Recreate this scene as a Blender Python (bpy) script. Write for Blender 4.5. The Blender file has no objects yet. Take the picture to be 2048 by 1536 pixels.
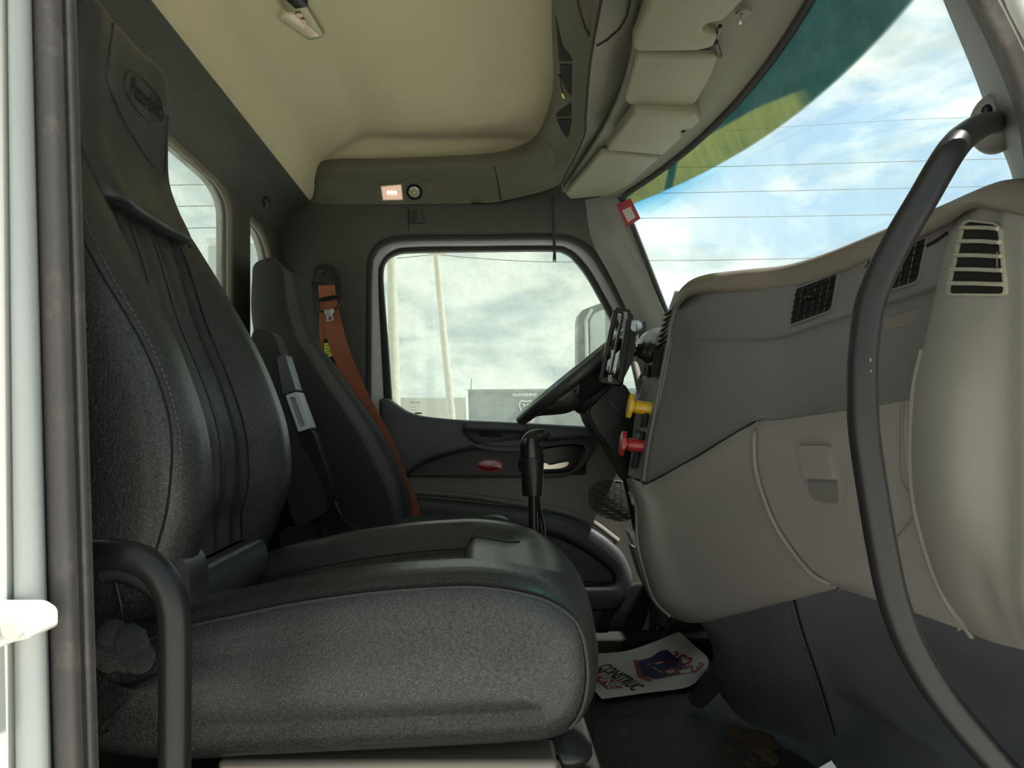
import bpy, bmesh, math, random
from mathutils import Vector, Matrix
from mathutils.geometry import tessellate_polygon
from mathutils.bvhtree import BVHTree
random.seed(4)
S = bpy.context.scene
COL = S.collection
# ---------------------------------------------------------------- camera
F, CX, CY, CZ = 1365.0, 970.0, 845.0, 0.8      # focal length in pixels, vanishing point, eye height above cab floor
cam_d = bpy.data.cameras.new('camera'); cam = bpy.data.objects.new('camera', cam_d); COL.objects.link(cam)
cam.location = (0, 0, CZ); cam.rotation_euler = (math.pi/2, 0, 0)
cam_d.sensor_width = 36; cam_d.lens = F/2048*36
cam_d.shift_x = (1024-CX)/2048; cam_d.shift_y = (CY-768)/2048
cam_d.clip_start = .01; cam_d.clip_end = 500
S.camera = cam
S.view_settings.view_transform = 'Standard'; S.view_settings.look = 'None'
S.view_settings.exposure = 0.55; S.view_settings.gamma = 1
S.cycles.use_denoising = True
S.cycles.max_bounces = 10; S.cycles.diffuse_bounces = 5; S.cycles.transparent_max_bounces = 12
S.cycles.caustics_reflective = False; S.cycles.caustics_refractive = False
S.cycles.sample_clamp_indirect = 6
# ---------------------------------------------------------------- sky
def world():
    w = bpy.data.worlds.new('sky'); S.world = w; w.use_nodes = True
    n = w.node_tree.nodes; l = w.node_tree.links; n.clear()
    out = n.new('ShaderNodeOutputWorld'); bg = n.new('ShaderNodeBackground')
    tc = n.new('ShaderNodeTexCoord'); sep = n.new('ShaderNodeSeparateXYZ')
    l.new(tc.outputs['Generated'], sep.inputs[0])
    mp = n.new('ShaderNodeMapping'); mp.inputs['Scale'].default_value = (1, 1, 2.1); mp.inputs['Location'].default_value = (.31, .1, .2)
    l.new(tc.outputs['Generated'], mp.inputs[0])
    def noise(sc, det, dist=0, rough=.6):
        t = n.new('ShaderNodeTexNoise'); t.inputs['Scale'].default_value = sc; t.inputs['Detail'].default_value = det
        t.inputs['Distortion'].default_value = dist; t.inputs['Roughness'].default_value = rough
        l.new(mp.outputs[0], t.inputs['Vector']); return t
    def ramp(src, stops):
        r = n.new('ShaderNodeValToRGB'); e = r.color_ramp.elements
        e[0].position, e[0].color = stops[0][0], (*stops[0][1], 1); e[1].position, e[1].color = stops[-1][0], (*stops[-1][1], 1)
        for p, c in stops[1:-1]:
            x = e.new(p); x.color = (*c, 1)
        l.new(src, r.inputs[0]); return r
    def mix(f, a, b, mode='MIX'):
        m = n.new('ShaderNodeMixRGB'); m.blend_type = mode
        for s, v in zip(m.inputs, (f, a, b)):
            if hasattr(v, 'links') or hasattr(v, 'node'): l.new(v, s)
            elif isinstance(v, tuple): s.default_value = (*v, 1)
            else: s.default_value = v
        return m.outputs[0]
    c1 = noise(7.5, 8, .2, .55)                                    # body of the clouds
    shade = ramp(c1.outputs[0], [(.34, (.40, .49, .47)), (.44, (.56, .63, .59)), (.51, (.74, .79, .71)), (.60, (.86, .88, .79))])
    c2 = noise(3.2, 9, .5, .62)                                     # gaps of blue
    gap = ramp(c2.outputs[0], [(.44, (1, 1, 1)), (.60, (0, 0, 0))])
    fwd = n.new('ShaderNodeMapRange'); fwd.interpolation_type = 'SMOOTHSTEP'
    fwd.inputs['From Min'].default_value = .16; fwd.inputs['From Max'].default_value = .42
    fwd.inputs['To Min'].default_value = .12; fwd.inputs['To Max'].default_value = .95
    l.new(sep.outputs[0], fwd.inputs[0])
    up = n.new('ShaderNodeMapRange'); up.interpolation_type = 'SMOOTHSTEP'      # haze near the horizon hides the blue
    up.inputs['From Min'].default_value = .02; up.inputs['From Max'].default_value = .30
    l.new(sep.outputs[2], up.inputs[0])
    m1 = n.new('ShaderNodeMath'); m1.operation = 'MULTIPLY'; l.new(fwd.outputs[0], m1.inputs[0]); l.new(up.outputs[0], m1.inputs[1])
    m2 = n.new('ShaderNodeMath'); m2.operation = 'MULTIPLY'; l.new(m1.outputs[0], m2.inputs[0]); l.new(gap.outputs[0], m2.inputs[1])
    blue = ramp(sep.outputs[2], [(.0, (.50, .66, .76)), (.25, (.33, .52, .68)), (.8, (.18, .36, .60))])
    col = mix(m2.outputs[0], shade.outputs[0], blue.outputs[0])
    g = ramp(sep.outputs[2], [(.0, (0, 0, 0)), (.001, (1, 1, 1))])
    col = mix(g.outputs[0], (.30, .29, .26), col)
    l.new(col, bg.inputs[0]); bg.inputs[1].default_value = 1.0
    l.new(bg.outputs[0], out.inputs[0])
world()
sun_d = bpy.data.lights.new('sun', 'SUN'); sun = bpy.data.objects.new('sun', sun_d); COL.objects.link(sun)
sun_d.energy = 7.0; sun_d.angle = .02; sun_d.color = (1, .95, .86)
sdir = Vector((.44, -.02, .90)).normalized()                        # towards the sun: high, ahead of the truck
sun.location = (3, -1, 6); sun.rotation_euler = sdir.to_track_quat('Z', 'Y').to_euler()
# ---------------------------------------------------------------- helpers
def W(px, py, Y): return Vector(((px-CX)*Y/F, Y, CZ+(CY-py)*Y/F))
def ZW(px, py, z): return W(px, py, (z-CZ)*F/(CY-py))
def XW(px, py, X): return W(px, py, X*F/(px-CX))
CAMP = Vector((0, 0, CZ))
def cr(p, n, closed=False):
    """Catmull-Rom through p, n steps a segment"""
    p = [Vector(q) for q in p]; m = len(p); out = []
    segs = m if closed else m-1
    for i in range(segs):
        if closed: a, b, c, d = p[i-1], p[i], p[(i+1) % m], p[(i+2) % m]
        else:
            b, c = p[i], p[i+1]
            a = p[i-1] if i else b*2-c
            d = p[i+2] if i+2 < m else c*2-b
        for k in range(n):
            t = k/n
            out.append(.5*((2*b)+(c-a)*t+(2*a-5*b+4*c-d)*t*t+(3*b-a-3*c+d)*t**3))
    if not closed: out.append(p[-1].copy())
    return out
def interp(tab, x):
    if x <= tab[0][0]: return tab[0][1]
    for (a, va), (b, vb) in zip(tab, tab[1:]):
        if x <= b:
            t = (x-a)/(b-a); return va+(vb-va)*t
    return tab[-1][1]
def sinterp(tab, x):
    """smooth (Catmull-Rom) table lookup"""
    if x <= tab[0][0]: return tab[0][1]
    if x >= tab[-1][0]: return tab[-1][1]
    for i in range(len(tab)-1):
        if x <= tab[i+1][0]:
            x0, y0 = tab[i]; x1, y1 = tab[i+1]
            m0 = (y1-tab[i-1][1])/(x1-tab[i-1][0]) if i else (y1-y0)/(x1-x0)
            m1 = (tab[i+2][1]-y0)/(tab[i+2][0]-x0) if i+2 < len(tab) else (y1-y0)/(x1-x0)
            h = x1-x0; t = (x-x0)/h
            return (2*t**3-3*t*t+1)*y0+(t**3-2*t*t+t)*h*m0+(-2*t**3+3*t*t)*y1+(t**3-t*t)*h*m1
def sm(t):
    t = max(0., min(1., t)); return t*t*(3-2*t)
def fin(name, v, f, m, parent=None, smooth=True, ang=40, merge=0):
    me = bpy.data.meshes.new(name)
    v = [Vector(q) for q in v]
    lo = Vector([min(q[i] for q in v) for i in range(3)]); hi = Vector([max(q[i] for q in v) for i in range(3)])
    c = (lo+hi)/2
    me.from_pydata([q-c for q in v], [], [tuple(q) for q in f]); me.validate()
    bm = bmesh.new(); bm.from_mesh(me)
    if merge: bmesh.ops.remove_doubles(bm, verts=bm.verts, dist=merge)
    bmesh.ops.recalc_face_normals(bm, faces=bm.faces)
    bm.to_mesh(me); bm.free()
    if smooth:
        me.polygons.foreach_set('use_smooth', [True]*len(me.polygons))
        me.set_sharp_from_angle(angle=math.radians(ang))
    o = bpy.data.objects.new(name, me); COL.objects.link(o)
    if m is not None: me.materials.append(m)
    par = Vector((0, 0, 0))
    if parent is not None:
        o.parent = parent; q = parent
        while q is not None: par = par+q.location; q = q.parent
    o.location = c-par
    return o
def wloc(o):
    p = Vector((0, 0, 0))
    while o is not None: p = p+o.location; o = o.parent
    return p
class MB:
    def __init__(s): s.v = []; s.f = []
    def add(s, v, f):
        b = len(s.v); s.v += [Vector(q) for q in v]; s.f += [tuple(i+b for i in q) for q in f]; return s
    def box(s, c, d, R=None):
        c = Vector(c); v = []
        for x in (-.5, .5):
            for y in (-.5, .5):
                for z in (-.5, .5):
                    q = Vector((x*d[0], y*d[1], z*d[2]))
                    v.append(c+(R @ q if R else q))
        return s.add(v, [(0, 1, 3, 2), (4, 6, 7, 5), (0, 4, 5, 1), (2, 3, 7, 6), (0, 2, 6, 4), (1, 5, 7, 3)])
    def beam(s, a, b, w, h, up=(0, 1, 0)):
        a, b = Vector(a), Vector(b); d = (b-a); L = d.length; d.normalize()
        x = d.cross(Vector(up)).normalized(); y = x.cross(d)
        R = Matrix((x, y, d)).transposed()
        return s.box((a+b)/2, (w, h, L), R)
    def tube(s, pts, r, n=10, closed=False, cap=True):
        pts = [Vector(p) for p in pts]; m = len(pts)
        rs = r if isinstance(r, (list, tuple)) else [r]*m
        t = []
        for i in range(m):
            a = pts[i-1] if (i or closed) else pts[i]; b = pts[(i+1) % m] if (i+1 < m or closed) else pts[i]
            t.append((b-a).normalized())
        ref = Vector((0, 0, 1)) if abs(t[0].z) < .9 else Vector((1, 0, 0))
        x = t[0].cross(ref).normalized(); v = []; f = []
        for i in range(m):
            x = (x-t[i]*x.dot(t[i])).normalized(); y = t[i].cross(x)
            for k in range(n):
                a = 2*math.pi*k/n; v.append(pts[i]+(x*math.cos(a)+y*math.sin(a))*rs[i])
        for i in range(m if closed else m-1):
            for k in range(n):
                a = i*n+k; b = i*n+(k+1) % n; c = ((i+1) % m)*n+(k+1) % n; d = ((i+1) % m)*n+k
                f.append((a, b, c, d))
        if cap and not closed: f += [tuple(range(n))[::-1], tuple((m-1)*n+k for k in range(n))]
        return s.add(v, f)
    def cyl(s, a, b, r, r2=None, n=24):
        return s.tube([a, b], [r, r if r2 is None else r2], n)
    def lathe(s, o, ax, prof, n=28):
        o, ax = Vector(o), Vector(ax).normalized(); x = ax.orthogonal().normalized(); y = ax.cross(x); v = []; f = []
        for (r, h) in prof:
            for k in range(n):
                a = 2*math.pi*k/n; v.append(o+ax*h+(x*math.cos(a)+y*math.sin(a))*max(r, 1e-5))
        for i in range(len(prof)-1):
            for k in range(n): f.append((i*n+k, i*n+(k+1) % n, (i+1)*n+(k+1) % n, (i+1)*n+k))
        f += [tuple(range(n)), tuple((len(prof)-1)*n+k for k in range(n))]
        return s.add(v, f)
    def sphere(s, c, r, n=14):
        c = Vector(c); r = Vector(r) if not isinstance(r, (int, float)) else Vector((r, r, r)); v = []; f = []
        for i in range(n+1):
            th = math.pi*i/n
            for k in range(n*2):
                a = math.pi*k/n; v.append(c+Vector((r.x*math.sin(th)*math.cos(a), r.y*math.sin(th)*math.sin(a), r.z*math.cos(th))))
        for i in range(n):
            for k in range(n*2): f.append((i*2*n+k, i*2*n+(k+1) % (2*n), (i+1)*2*n+(k+1) % (2*n), (i+1)*2*n+k))
        return s.add(v, f)
    def loft(s, rings, cap=True):
        n = len(rings[0]); v = [q for r in rings for q in r]; f = []
        for i in range(len(rings)-1):
            for k in range(n): f.append((i*n+k, i*n+(k+1) % n, (i+1)*n+(k+1) % n, (i+1)*n+k))
        if cap: f += [tuple(range(n)), tuple((len(rings)-1)*n+k for k in range(n))]
        return s.add(v, f)
    def prism(s, loops, to3, th, bev=0):
        """loops: [outer, hole...] of 2-D points; to3(x, y, depth) places them; front at depth 0, back at depth th"""
        def area(l): return sum(l[i][0]*l[(i+1) % len(l)][1]-l[(i+1) % len(l)][0]*l[i][1] for i in range(len(l)))
        ls = []
        for i, l in enumerate(loops):
            l = [(float(q[0]), float(q[1])) for q in l]
            if (area(l) > 0) != (i == 0): l = l[::-1]
            ls.append(l)
        def inset(l, d):
            out = []; n = len(l)
            for i in range(n):
                a, b = Vector(l[i-1]), Vector(l[(i+1) % n]); t = b-a
                if t.length < 1e-9: out.append(l[i]); continue
                t.normalize(); out.append((l[i][0]-t.y*d, l[i][1]+t.x*d))
            return out
        steps = [(0, 0)] if bev <= 0 else [(bev*(1-math.sin(a)), bev*(1-math.cos(a))) for a in (0, math.pi/6, math.pi/3, math.pi/2)]
        base = len(s.v); prof = [(d, e) for d, e in steps]; 
        if bev > 0: prof = [(bev*(1-math.sin(a)), bev*(1-math.cos(a))) for a in (0, .5, 1.0, math.pi/2)]
        for l in ls:
            n = len(l); st = len(s.v)
            rings = [[to3(x, y, e) for x, y in inset(l, d)] for d, e in prof]+[[to3(x, y, th) for x, y in l]]
            for r in rings: s.v += [Vector(q) for q in r]
            for i in range(len(rings)-1):
                for k in range(n): s.f.append((st+i*n+k, st+i*n+(k+1) % n, st+(i+1)*n+(k+1) % n, st+(i+1)*n+k))
        idx_f, idx_b, pl = [], [], []; st = base
        for l in ls:
            n = len(l); idx_f += [st+k for k in range(n)]; idx_b += [st+len(prof)*n+k for k in range(n)]
            pl.append([Vector((x, y, 0)) for x, y in (inset(l, prof[0][0]))]); st += n*(len(prof)+1)
        for t in tessellate_polygon(pl):
            s.f.append(tuple(idx_f[i] for i in t)); s.f.append(tuple(idx_b[i] for i in t[::-1]))
        return s
    def build(s, name, m, parent=None, bevel=0, seg=2, sub=0, smooth=True, ang=40, merge=0):
        o = fin(name, s.v, s.f, m, parent, smooth, ang, merge)
        if bevel:
            b = o.modifiers.new('bevel', 'BEVEL'); b.width = bevel; b.segments = seg; b.limit_method = 'ANGLE'; b.angle_limit = math.radians(40)
        if sub:
            b = o.modifiers.new('subsurf', 'SUBSURF'); b.levels = b.render_levels = sub
        return o
BVH = {}
def patch(name, rows, m, parent=None, th=.006, su=5, sv=5, back=None, raw=False, ang=50):
    """rows of control points (px, py, depth) or Vectors -> smooth thick panel"""
    R = [[q if isinstance(q, Vector) else W(*q) for q in r] for r in rows]
    R = [cr(r, su) for r in R]
    cols = [cr([R[i][j] for i in range(len(R))], sv) for j in range(len(R[0]))]
    nu, nv = len(cols), len(cols[0]); v = [cols[i][j] for j in range(nv) for i in range(nu)]
    f = [(j*nu+i, j*nu+i+1, (j+1)*nu+i+1, (j+1)*nu+i) for j in range(nv-1) for i in range(nu-1)]
    bvh = BVHTree.FromPolygons(v, f)
    if not raw:                                                      # closed slab, thickness away from the eye
        nrm = [Vector((0, 0, 0)) for _ in v]
        for q in f:
            c = (v[q[2]]-v[q[0]]).cross(v[q[3]]-v[q[1]])
            for i in q: nrm[i] = nrm[i]+c
        cen = sum(v, Vector())/len(v)
        tot = sum((nrm[i].normalized().dot((CAMP-v[i]).normalized()) for i in range(0, len(v), 7) if nrm[i].length > 0))
        sg = 1 if tot > 0 else -1
        n0 = len(v); v2 = [v[i]-nrm[i].normalized()*th*sg if nrm[i].length > 0 else v[i]-Vector((0, -th, 0)) for i in range(n0)]
        f2 = list(f)+[tuple(i+n0 for i in q[::-1]) for q in f]
        rim = [i for i in range(nu)]+[(j+1)*nu-1 for j in range(1, nv)]+[(nv-1)*nu+i for i in range(nu-2, -1, -1)]+[j*nu for j in range(nv-2, 0, -1)]
        for a, b in zip(rim, rim[1:]+rim[:1]): f2.append((a, a+n0, b+n0, b))
        v, f = v+v2, f2
    o = fin(name, v, f, m, parent, ang=ang)
    BVH[o.name] = bvh
    return o
def on(o, px, py, off=.002):
    """the point of panel o seen at this spot, lifted off it along its normal"""
    d = (W(px, py, 1)-CAMP).normalized(); h = BVH[o.name].ray_cast(CAMP, d)
    if h[0] is None: 
        h = BVH[o.name].find_nearest(W(px, py, 1.2))
    n = h[1] if h[1].dot(d) < 0 else -h[1]
    return h[0]+n*off
def decal(name, pts, surf, off, depth, m, par):
    """thin raised piece that follows panel surf; outline in picture coordinates"""
    k = len(pts); cx = sum(p[0] for p in pts)/k; cy = sum(p[1] for p in pts)/k; v = []; fr = (1, .75, .5, .25)
    for q in fr: v += [on(surf, cx+(x-cx)*q, cy+(y-cy)*q, off) for x, y in pts]
    b = len(v); v += [on(surf, x, y, off-depth) for x, y in pts]; v.append(on(surf, cx, cy, off))
    f = [(j*k+i, j*k+(i+1) % k, (j+1)*k+(i+1) % k, (j+1)*k+i) for j in range(3) for i in range(k)]
    f += [(3*k+i, 3*k+(i+1) % k, b+k) for i in range(k)]+[(i, (i+1) % k, b+(i+1) % k, b+i) for i in range(k)]
    return MB().add(v, f).build(name, m, par, ang=30)
def rp(pts, r, n=6):
    """round the corners of a 2-D polygon; r one radius or one a corner"""
    out = []; m = len(pts)
    for i, p in enumerate(pts):
        p = Vector(p[:2]); a = Vector(pts[i-1][:2]); b = Vector(pts[(i+1) % m][:2]); q = r[i] if isinstance(r, (list, tuple)) else r
        da, db = a-p, b-p; ca = min(q, da.length*.48, db.length*.48)
        if ca < 1e-6: out.append((p.x, p.y)); continue
        s, e = p+da.normalized()*ca, p+db.normalized()*ca
        for k in range(n+1):
            t = k/n; z = s*(1-t)**2+p*2*t*(1-t)+e*t*t; out.append((z.x, z.y))
    return out
def c2(pts, n=5, closed=True): return [(q.x, q.y) for q in cr([Vector((a, b)) for a, b in pts], n, closed)]
def plate(name, outer, Y, m, parent=None, th=.01, bev=.002, holes=(), ang=40):
    """flat panel parallel to the side of the cab; outlines in picture coordinates at depth Y"""
    s = Y/F
    t = lambda l: [((x-CX)*s, CZ+(CY-y)*s) for x, y in l]
    return MB().prism([t(outer)]+[t(h) for h in holes], lambda x, z, d: Vector((x, Y+d, z)), th, bev).build(name, m, parent, ang=ang)
def slab(name, outer, z, m, parent=None, th=.02, bev=.006, holes=()):
    """flat panel seen from below at height z, thickness upwards"""
    t = lambda l: [(ZW(x, y, z).x, ZW(x, y, z).y) if y < 600 else (x, y) for x, y in l]
    return MB().prism([t(outer)]+[t(h) for h in holes], lambda x, y, d: Vector((x, y, z+d)), th, bev).build(name, m, parent)
def text(name, body, o, ux, uy, size, m, parent=None, ext=.0005, bold=0, shear=0, mirror=False, surf=None, sx=1):
    c = bpy.data.curves.new(name, 'FONT'); c.body = body; c.size = size; c.extrude = ext; c.offset = bold; c.shear = shear
    c.align_x = 'CENTER'; c.align_y = 'CENTER'; c.resolution_u = 3
    t = bpy.data.objects.new(name, c); COL.objects.link(t); bpy.context.view_layer.update()
    me = bpy.data.meshes.new_from_object(t.evaluated_get(bpy.context.evaluated_depsgraph_get()))
    bpy.data.objects.remove(t)
    ux, uy = Vector(ux).normalized(), Vector(uy).normalized(); un = ux.cross(uy)
    if mirror: pass
    v = [Vector(o)+ux*(q.co.x*sx*(-1 if mirror else 1))+uy*q.co.y+un*q.co.z for q in me.vertices]
    if surf: v = [surf(q) for q in v]
    return fin(name, v, [tuple(p.vertices) for p in me.polygons], m, parent, smooth=False)
def tag(o, label=None, cat=None, group=None, kind=None):
    if label: o['label'] = label
    if cat: o['category'] = cat
    if group: o['group'] = group
    if kind: o['kind'] = kind
    return o
def thing(name, label, cat, loc=(0, 0, 0), group=None):
    o = bpy.data.objects.new(name, None); COL.objects.link(o); o.location = loc; o.empty_display_size = .05
    return tag(o, label, cat, group)
def struct(o, label=None, cat=None): return tag(o, label, cat, kind='structure')
def copy_tree(o, loc=None):
    c = o.copy(); COL.objects.link(c)
    if loc is not None: c.location = loc
    for ch in [x for x in S.objects if x.parent == o]:
        d = ch.copy(); COL.objects.link(d); d.parent = c
        for g in [x for x in S.objects if x.parent == ch]:
            e = g.copy(); COL.objects.link(e); e.parent = d
    return c
# ---------------------------------------------------------------- materials
def mat(name, col, rough=.6, bump=None, var=.0, metal=0, coat=0, dust=0, dustcol=(.35, .33, .28), spec=.5, emit=None, est=1, sheen=0, coatr=.15):
    m = bpy.data.materials.new(name); m.use_nodes = True; n = m.node_tree.nodes; l = m.node_tree.links
    b = n['Principled BSDF']; b.inputs['Base Color'].default_value = (*col, 1); b.inputs['Roughness'].default_value = rough
    b.inputs['Metallic'].default_value = metal; b.inputs['Coat Weight'].default_value = coat; b.inputs['Coat Roughness'].default_value = coatr
    b.inputs['Specular IOR Level'].default_value = spec
    if sheen: b.inputs['Sheen Weight'].default_value = sheen; b.inputs['Sheen Roughness'].default_value = .5
    if emit: b.inputs['Emission Color'].default_value = (*emit, 1); b.inputs['Emission Strength'].default_value = est
    tc = n.new('ShaderNodeTexCoord'); src = None
    if var or dust:
        t = n.new('ShaderNodeTexNoise'); t.inputs['Scale'].default_value = 9; t.inputs['Detail'].default_value = 5
        l.new(tc.outputs['Object'], t.inputs['Vector'])
        mx = n.new('ShaderNodeMixRGB'); mx.inputs[1].default_value = (*[c*(1-var) for c in col], 1); mx.inputs[2].default_value = (*[min(1, c*(1+var)) for c in col], 1)
        l.new(t.outputs[0], mx.inputs[0]); src = mx.outputs[0]
        if dust:
            t2 = n.new('ShaderNodeTexNoise'); t2.inputs['Scale'].default_value = 23; t2.inputs['Detail'].default_value = 10; t2.inputs['Roughness'].default_value = .75
            l.new(tc.outputs['Object'], t2.inputs['Vector'])
            r = n.new('ShaderNodeMapRange'); r.inputs['From Min'].default_value = .52; r.inputs['From Max'].default_value = .75; r.inputs['To Max'].default_value = dust
            l.new(t2.outputs[0], r.inputs[0])
            m2 = n.new('ShaderNodeMixRGB'); m2.inputs[2].default_value = (*dustcol, 1); l.new(r.outputs[0], m2.inputs[0]); l.new(src, m2.inputs[1]); src = m2.outputs[0]
        l.new(src, b.inputs['Base Color'])
    if bump:
        kind, scale, dist = bump; hs = []
        if kind == 'leather':
            vo = n.new('ShaderNodeTexVoronoi'); vo.feature = 'DISTANCE_TO_EDGE'; vo.inputs['Scale'].default_value = scale
            wn = n.new('ShaderNodeTexNoise'); wn.inputs['Scale'].default_value = scale*.5; wn.inputs['Detail'].default_value = 2
            l.new(tc.outputs['Object'], wn.inputs['Vector'])
            ad = n.new('ShaderNodeMixRGB'); ad.inputs[0].default_value = .012; l.new(tc.outputs['Object'], ad.inputs[1]); l.new(wn.outputs['Color'], ad.inputs[2])
            l.new(ad.outputs[0], vo.inputs['Vector'])
            mr = n.new('ShaderNodeMapRange'); mr.inputs['From Max'].default_value = .25; l.new(vo.outputs[0], mr.inputs[0]); h1 = mr.outputs[0]
            w2 = n.new('ShaderNodeTexNoise'); w2.inputs['Scale'].default_value = 22; w2.inputs['Detail'].default_value = 6; w2.inputs['Distortion'].default_value = .4
            l.new(tc.outputs['Object'], w2.inputs['Vector'])
            a = n.new('ShaderNodeMath'); a.operation = 'MULTIPLY_ADD'; a.inputs[1].default_value = .5; l.new(w2.outputs[0], a.inputs[0]); l.new(h1, a.inputs[2]); h = a.outputs[0]
        elif kind == 'weave':
            w1 = n.new('ShaderNodeTexNoise'); w1.inputs['Scale'].default_value = scale; w1.inputs['Detail'].default_value = 4; w1.inputs['Roughness'].default_value = .8
            l.new(tc.outputs['Object'], w1.inputs['Vector']); h = w1.outputs[0]
        elif kind == 'hex':
            w1 = n.new('ShaderNodeTexVoronoi'); w1.inputs['Scale'].default_value = scale; l.new(tc.outputs['Object'], w1.inputs['Vector']); h = w1.outputs[0]
        else:
            w1 = n.new('ShaderNodeTexNoise'); w1.inputs['Scale'].default_value = scale; w1.inputs['Detail'].default_value = 3
            l.new(tc.outputs['Object'], w1.inputs['Vector']); h = w1.outputs[0]
        bp = n.new('ShaderNodeBump'); bp.inputs['Strength'].default_value = 1; bp.inputs['Distance'].default_value = dist
        l.new(h, bp.inputs['Height']); l.new(bp.outputs[0], b.inputs['Normal'])
    return m
M = {}
def defmats():
    M['leather'] = mat('black_leather', (.019, .0185, .019), .30, ('leather', 330, .00036), var=.08, dust=.03, coat=.35, coatr=.32)
    M['leather_fine'] = mat('black_leather_fine', (.019, .020, .021), .30, ('leather', 520, .00018), var=.08, dust=.03, coat=.35, coatr=.32)
    M['cloth'] = mat('black_seat_cloth', (.019, .019, .018), .9, ('weave', 900, .0006), var=.2, sheen=.08)
    M['thread'] = mat('grey_thread', (.10, .097, .088), .8)
    M['headliner'] = mat('tan_headliner', (.50, .45, .30), .95, ('weave', 700, .0003), var=.04)
    M['olive'] = mat('dark_overhead_plastic', (.085, .082, .056), .62, ('grain', 900, .0002), var=.06)
    M['olive2'] = mat('overhead_console_plastic', (.105, .10, .07), .6, ('grain', 900, .0002), var=.06)
    M['header'] = mat('header_plastic', (.165, .158, .115), .6, ('grain', 900, .0002), var=.05)
    M['visor'] = mat('visor_vinyl', (.18, .17, .11), .62, ('grain', 500, .0003), var=.04)
    M['trim'] = mat('dark_side_trim', (.045, .044, .036), .6, ('grain', 900, .0002), var=.08, dust=.04)
    M['pillar'] = mat('grey_pillar_trim', (.22, .22, .205), .6, ('grain', 900, .0002), var=.06, dust=.05)
    M['dash_dark'] = mat('dark_grey_dash', (.155, .152, .158), .6, ('grain', 800, .0003), var=.06, dust=.10, dustcol=(.3, .3, .29))
    M['dash_light'] = mat('light_grey_dash', (.25, .233, .220), .58, ('grain', 800, .0003), var=.04, dust=.06, dustcol=(.36, .34, .3))
    M['dash_top'] = mat('brown_grey_dash_top', (.19, .165, .135), .55, ('grain', 450, .0005), var=.05)
    M['foot'] = mat('slate_footwell', (.105, .112, .130), .62, ('grain', 700, .0002), var=.08, dust=.05)
    M['door_dark'] = mat('slate_door_pad', (.052, .061, .066), .5, ('grain', 900, .0002), var=.06, dust=.03)
    M['door_insert'] = mat('dark_door_insert', (.042, .042, .040), .55, ('grain', 400, .0002), var=.12)
    M['door_grey'] = mat('grey_door_panel', (.19, .18, .16), .6, ('grain', 900, .0002), var=.05, dust=.03)
    M['black'] = mat('black_plastic', (.011, .011, .011), .33, var=.1, spec=.35)
    M['black_matte'] = mat('black_matte_plastic', (.014, .014, .015), .7, var=.1)
    M['rubber'] = mat('black_rubber', (.02, .02, .02), .75, ('grain', 300, .0004), var=.2)
    M['rubber_worn'] = mat('dusty_worn_rubber', (.075, .07, .068), .72, ('grain', 260, .0005), var=.15, dust=.4, dustcol=(.26, .23, .2))
    M['tube'] = mat('satin_black_tube', (.011, .011, .012), .38, spec=.35)
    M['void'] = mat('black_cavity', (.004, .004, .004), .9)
    M['white'] = mat('white_body_paint', (.58, .59, .56), .4, var=.03, coat=.3)
    M['white2'] = mat('pale_grey_jamb_paint', (.33, .355, .35), .45, var=.05, dust=.15, dustcol=(.45, .45, .42))
    M['frame'] = mat('door_frame_paint', (.62, .65, .65), .4, var=.05)
    M['belt'] = mat('orange_webbing', (.27, .088, .042), .8, ('weave', 1100, .0003), var=.15)
    M['steel'] = mat('brushed_steel', (.55, .58, .62), .3, metal=.6)
    M['chrome'] = mat('chrome', (.34, .32, .27), .18, metal=1)
    M['red'] = mat('red_plastic', (.42, .025, .03), .35, coat=.2)
    M['emblem'] = mat('red_emblem_enamel', (.30, .008, .012), .15, coat=.6)
    M['yellow'] = mat('yellow_plastic', (.72, .46, .015), .35, coat=.2)
    M['lime'] = mat('lime_label', (.62, .62, .08), .6, var=.1)
    M['floor'] = mat('black_floor_mat', (.022, .024, .023), .7, ('grain', 160, .0008), var=.3, dust=.25, dustcol=(.08, .07, .055))
    M['mud'] = mat('dried_mud', (.085, .055, .03), .95, ('weave', 120, .002), var=.5)
    M['paper'] = mat('grubby_white_paper', (.50, .50, .47), .8, ('grain', 60, .0006), var=.08, dust=.25, dustcol=(.25, .23, .2))
    M['paper_white'] = mat('clean_white_paper', (.8, .82, .9), .7)
    M['ink_red'] = mat('red_print', (.27, .035, .025), .7); M['ink_blue'] = mat('navy_print', (.02, .024, .075), .7); M['ink_black'] = mat('black_print', (.015, .015, .017), .7)
    M['concrete'] = mat('pale_concrete_yard', (.60, .58, .53), .9, ('grain', 30, .002), var=.15)
    M['pole'] = mat('weathered_pole', (.45, .44, .38), .85, ('grain', 15, .004), var=.2)
    M['wall'] = mat('pale_site_wall', (.36, .37, .33), .9, var=.1)
    M['dumpster'] = mat('dusty_black_truck_body', (.15, .18, .19), .8, ('grain', 30, .002), var=.3, dust=.7, dustcol=(.4, .43, .42))
    M['text_white'] = mat('white_lettering', (.8, .82, .8), .6)
    M['grey_light'] = mat('pale_grey_plastic', (.42, .45, .48), .4)
    M['fleece'] = mat('black_fleece', (.014, .014, .014), 1, ('weave', 500, .003), sheen=.1)
    M['lens'] = mat('lamp_lens', (.50, .43, .30), .2, coat=.4)
    M['led'] = mat('lit_led', (1, .9, .8), .3, emit=(1, .82, .68), est=2.2)
    M['lit'] = mat('lit_lamp_reflector', (.8, .6, .5), .3, emit=(1, .62, .45), est=.28)
    M['brass'] = mat('brass', (.6, .5, .2), .3, metal=.8)
    M['wire'] = mat('power_wire', (.09, .11, .12), .8)
defmats()
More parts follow.
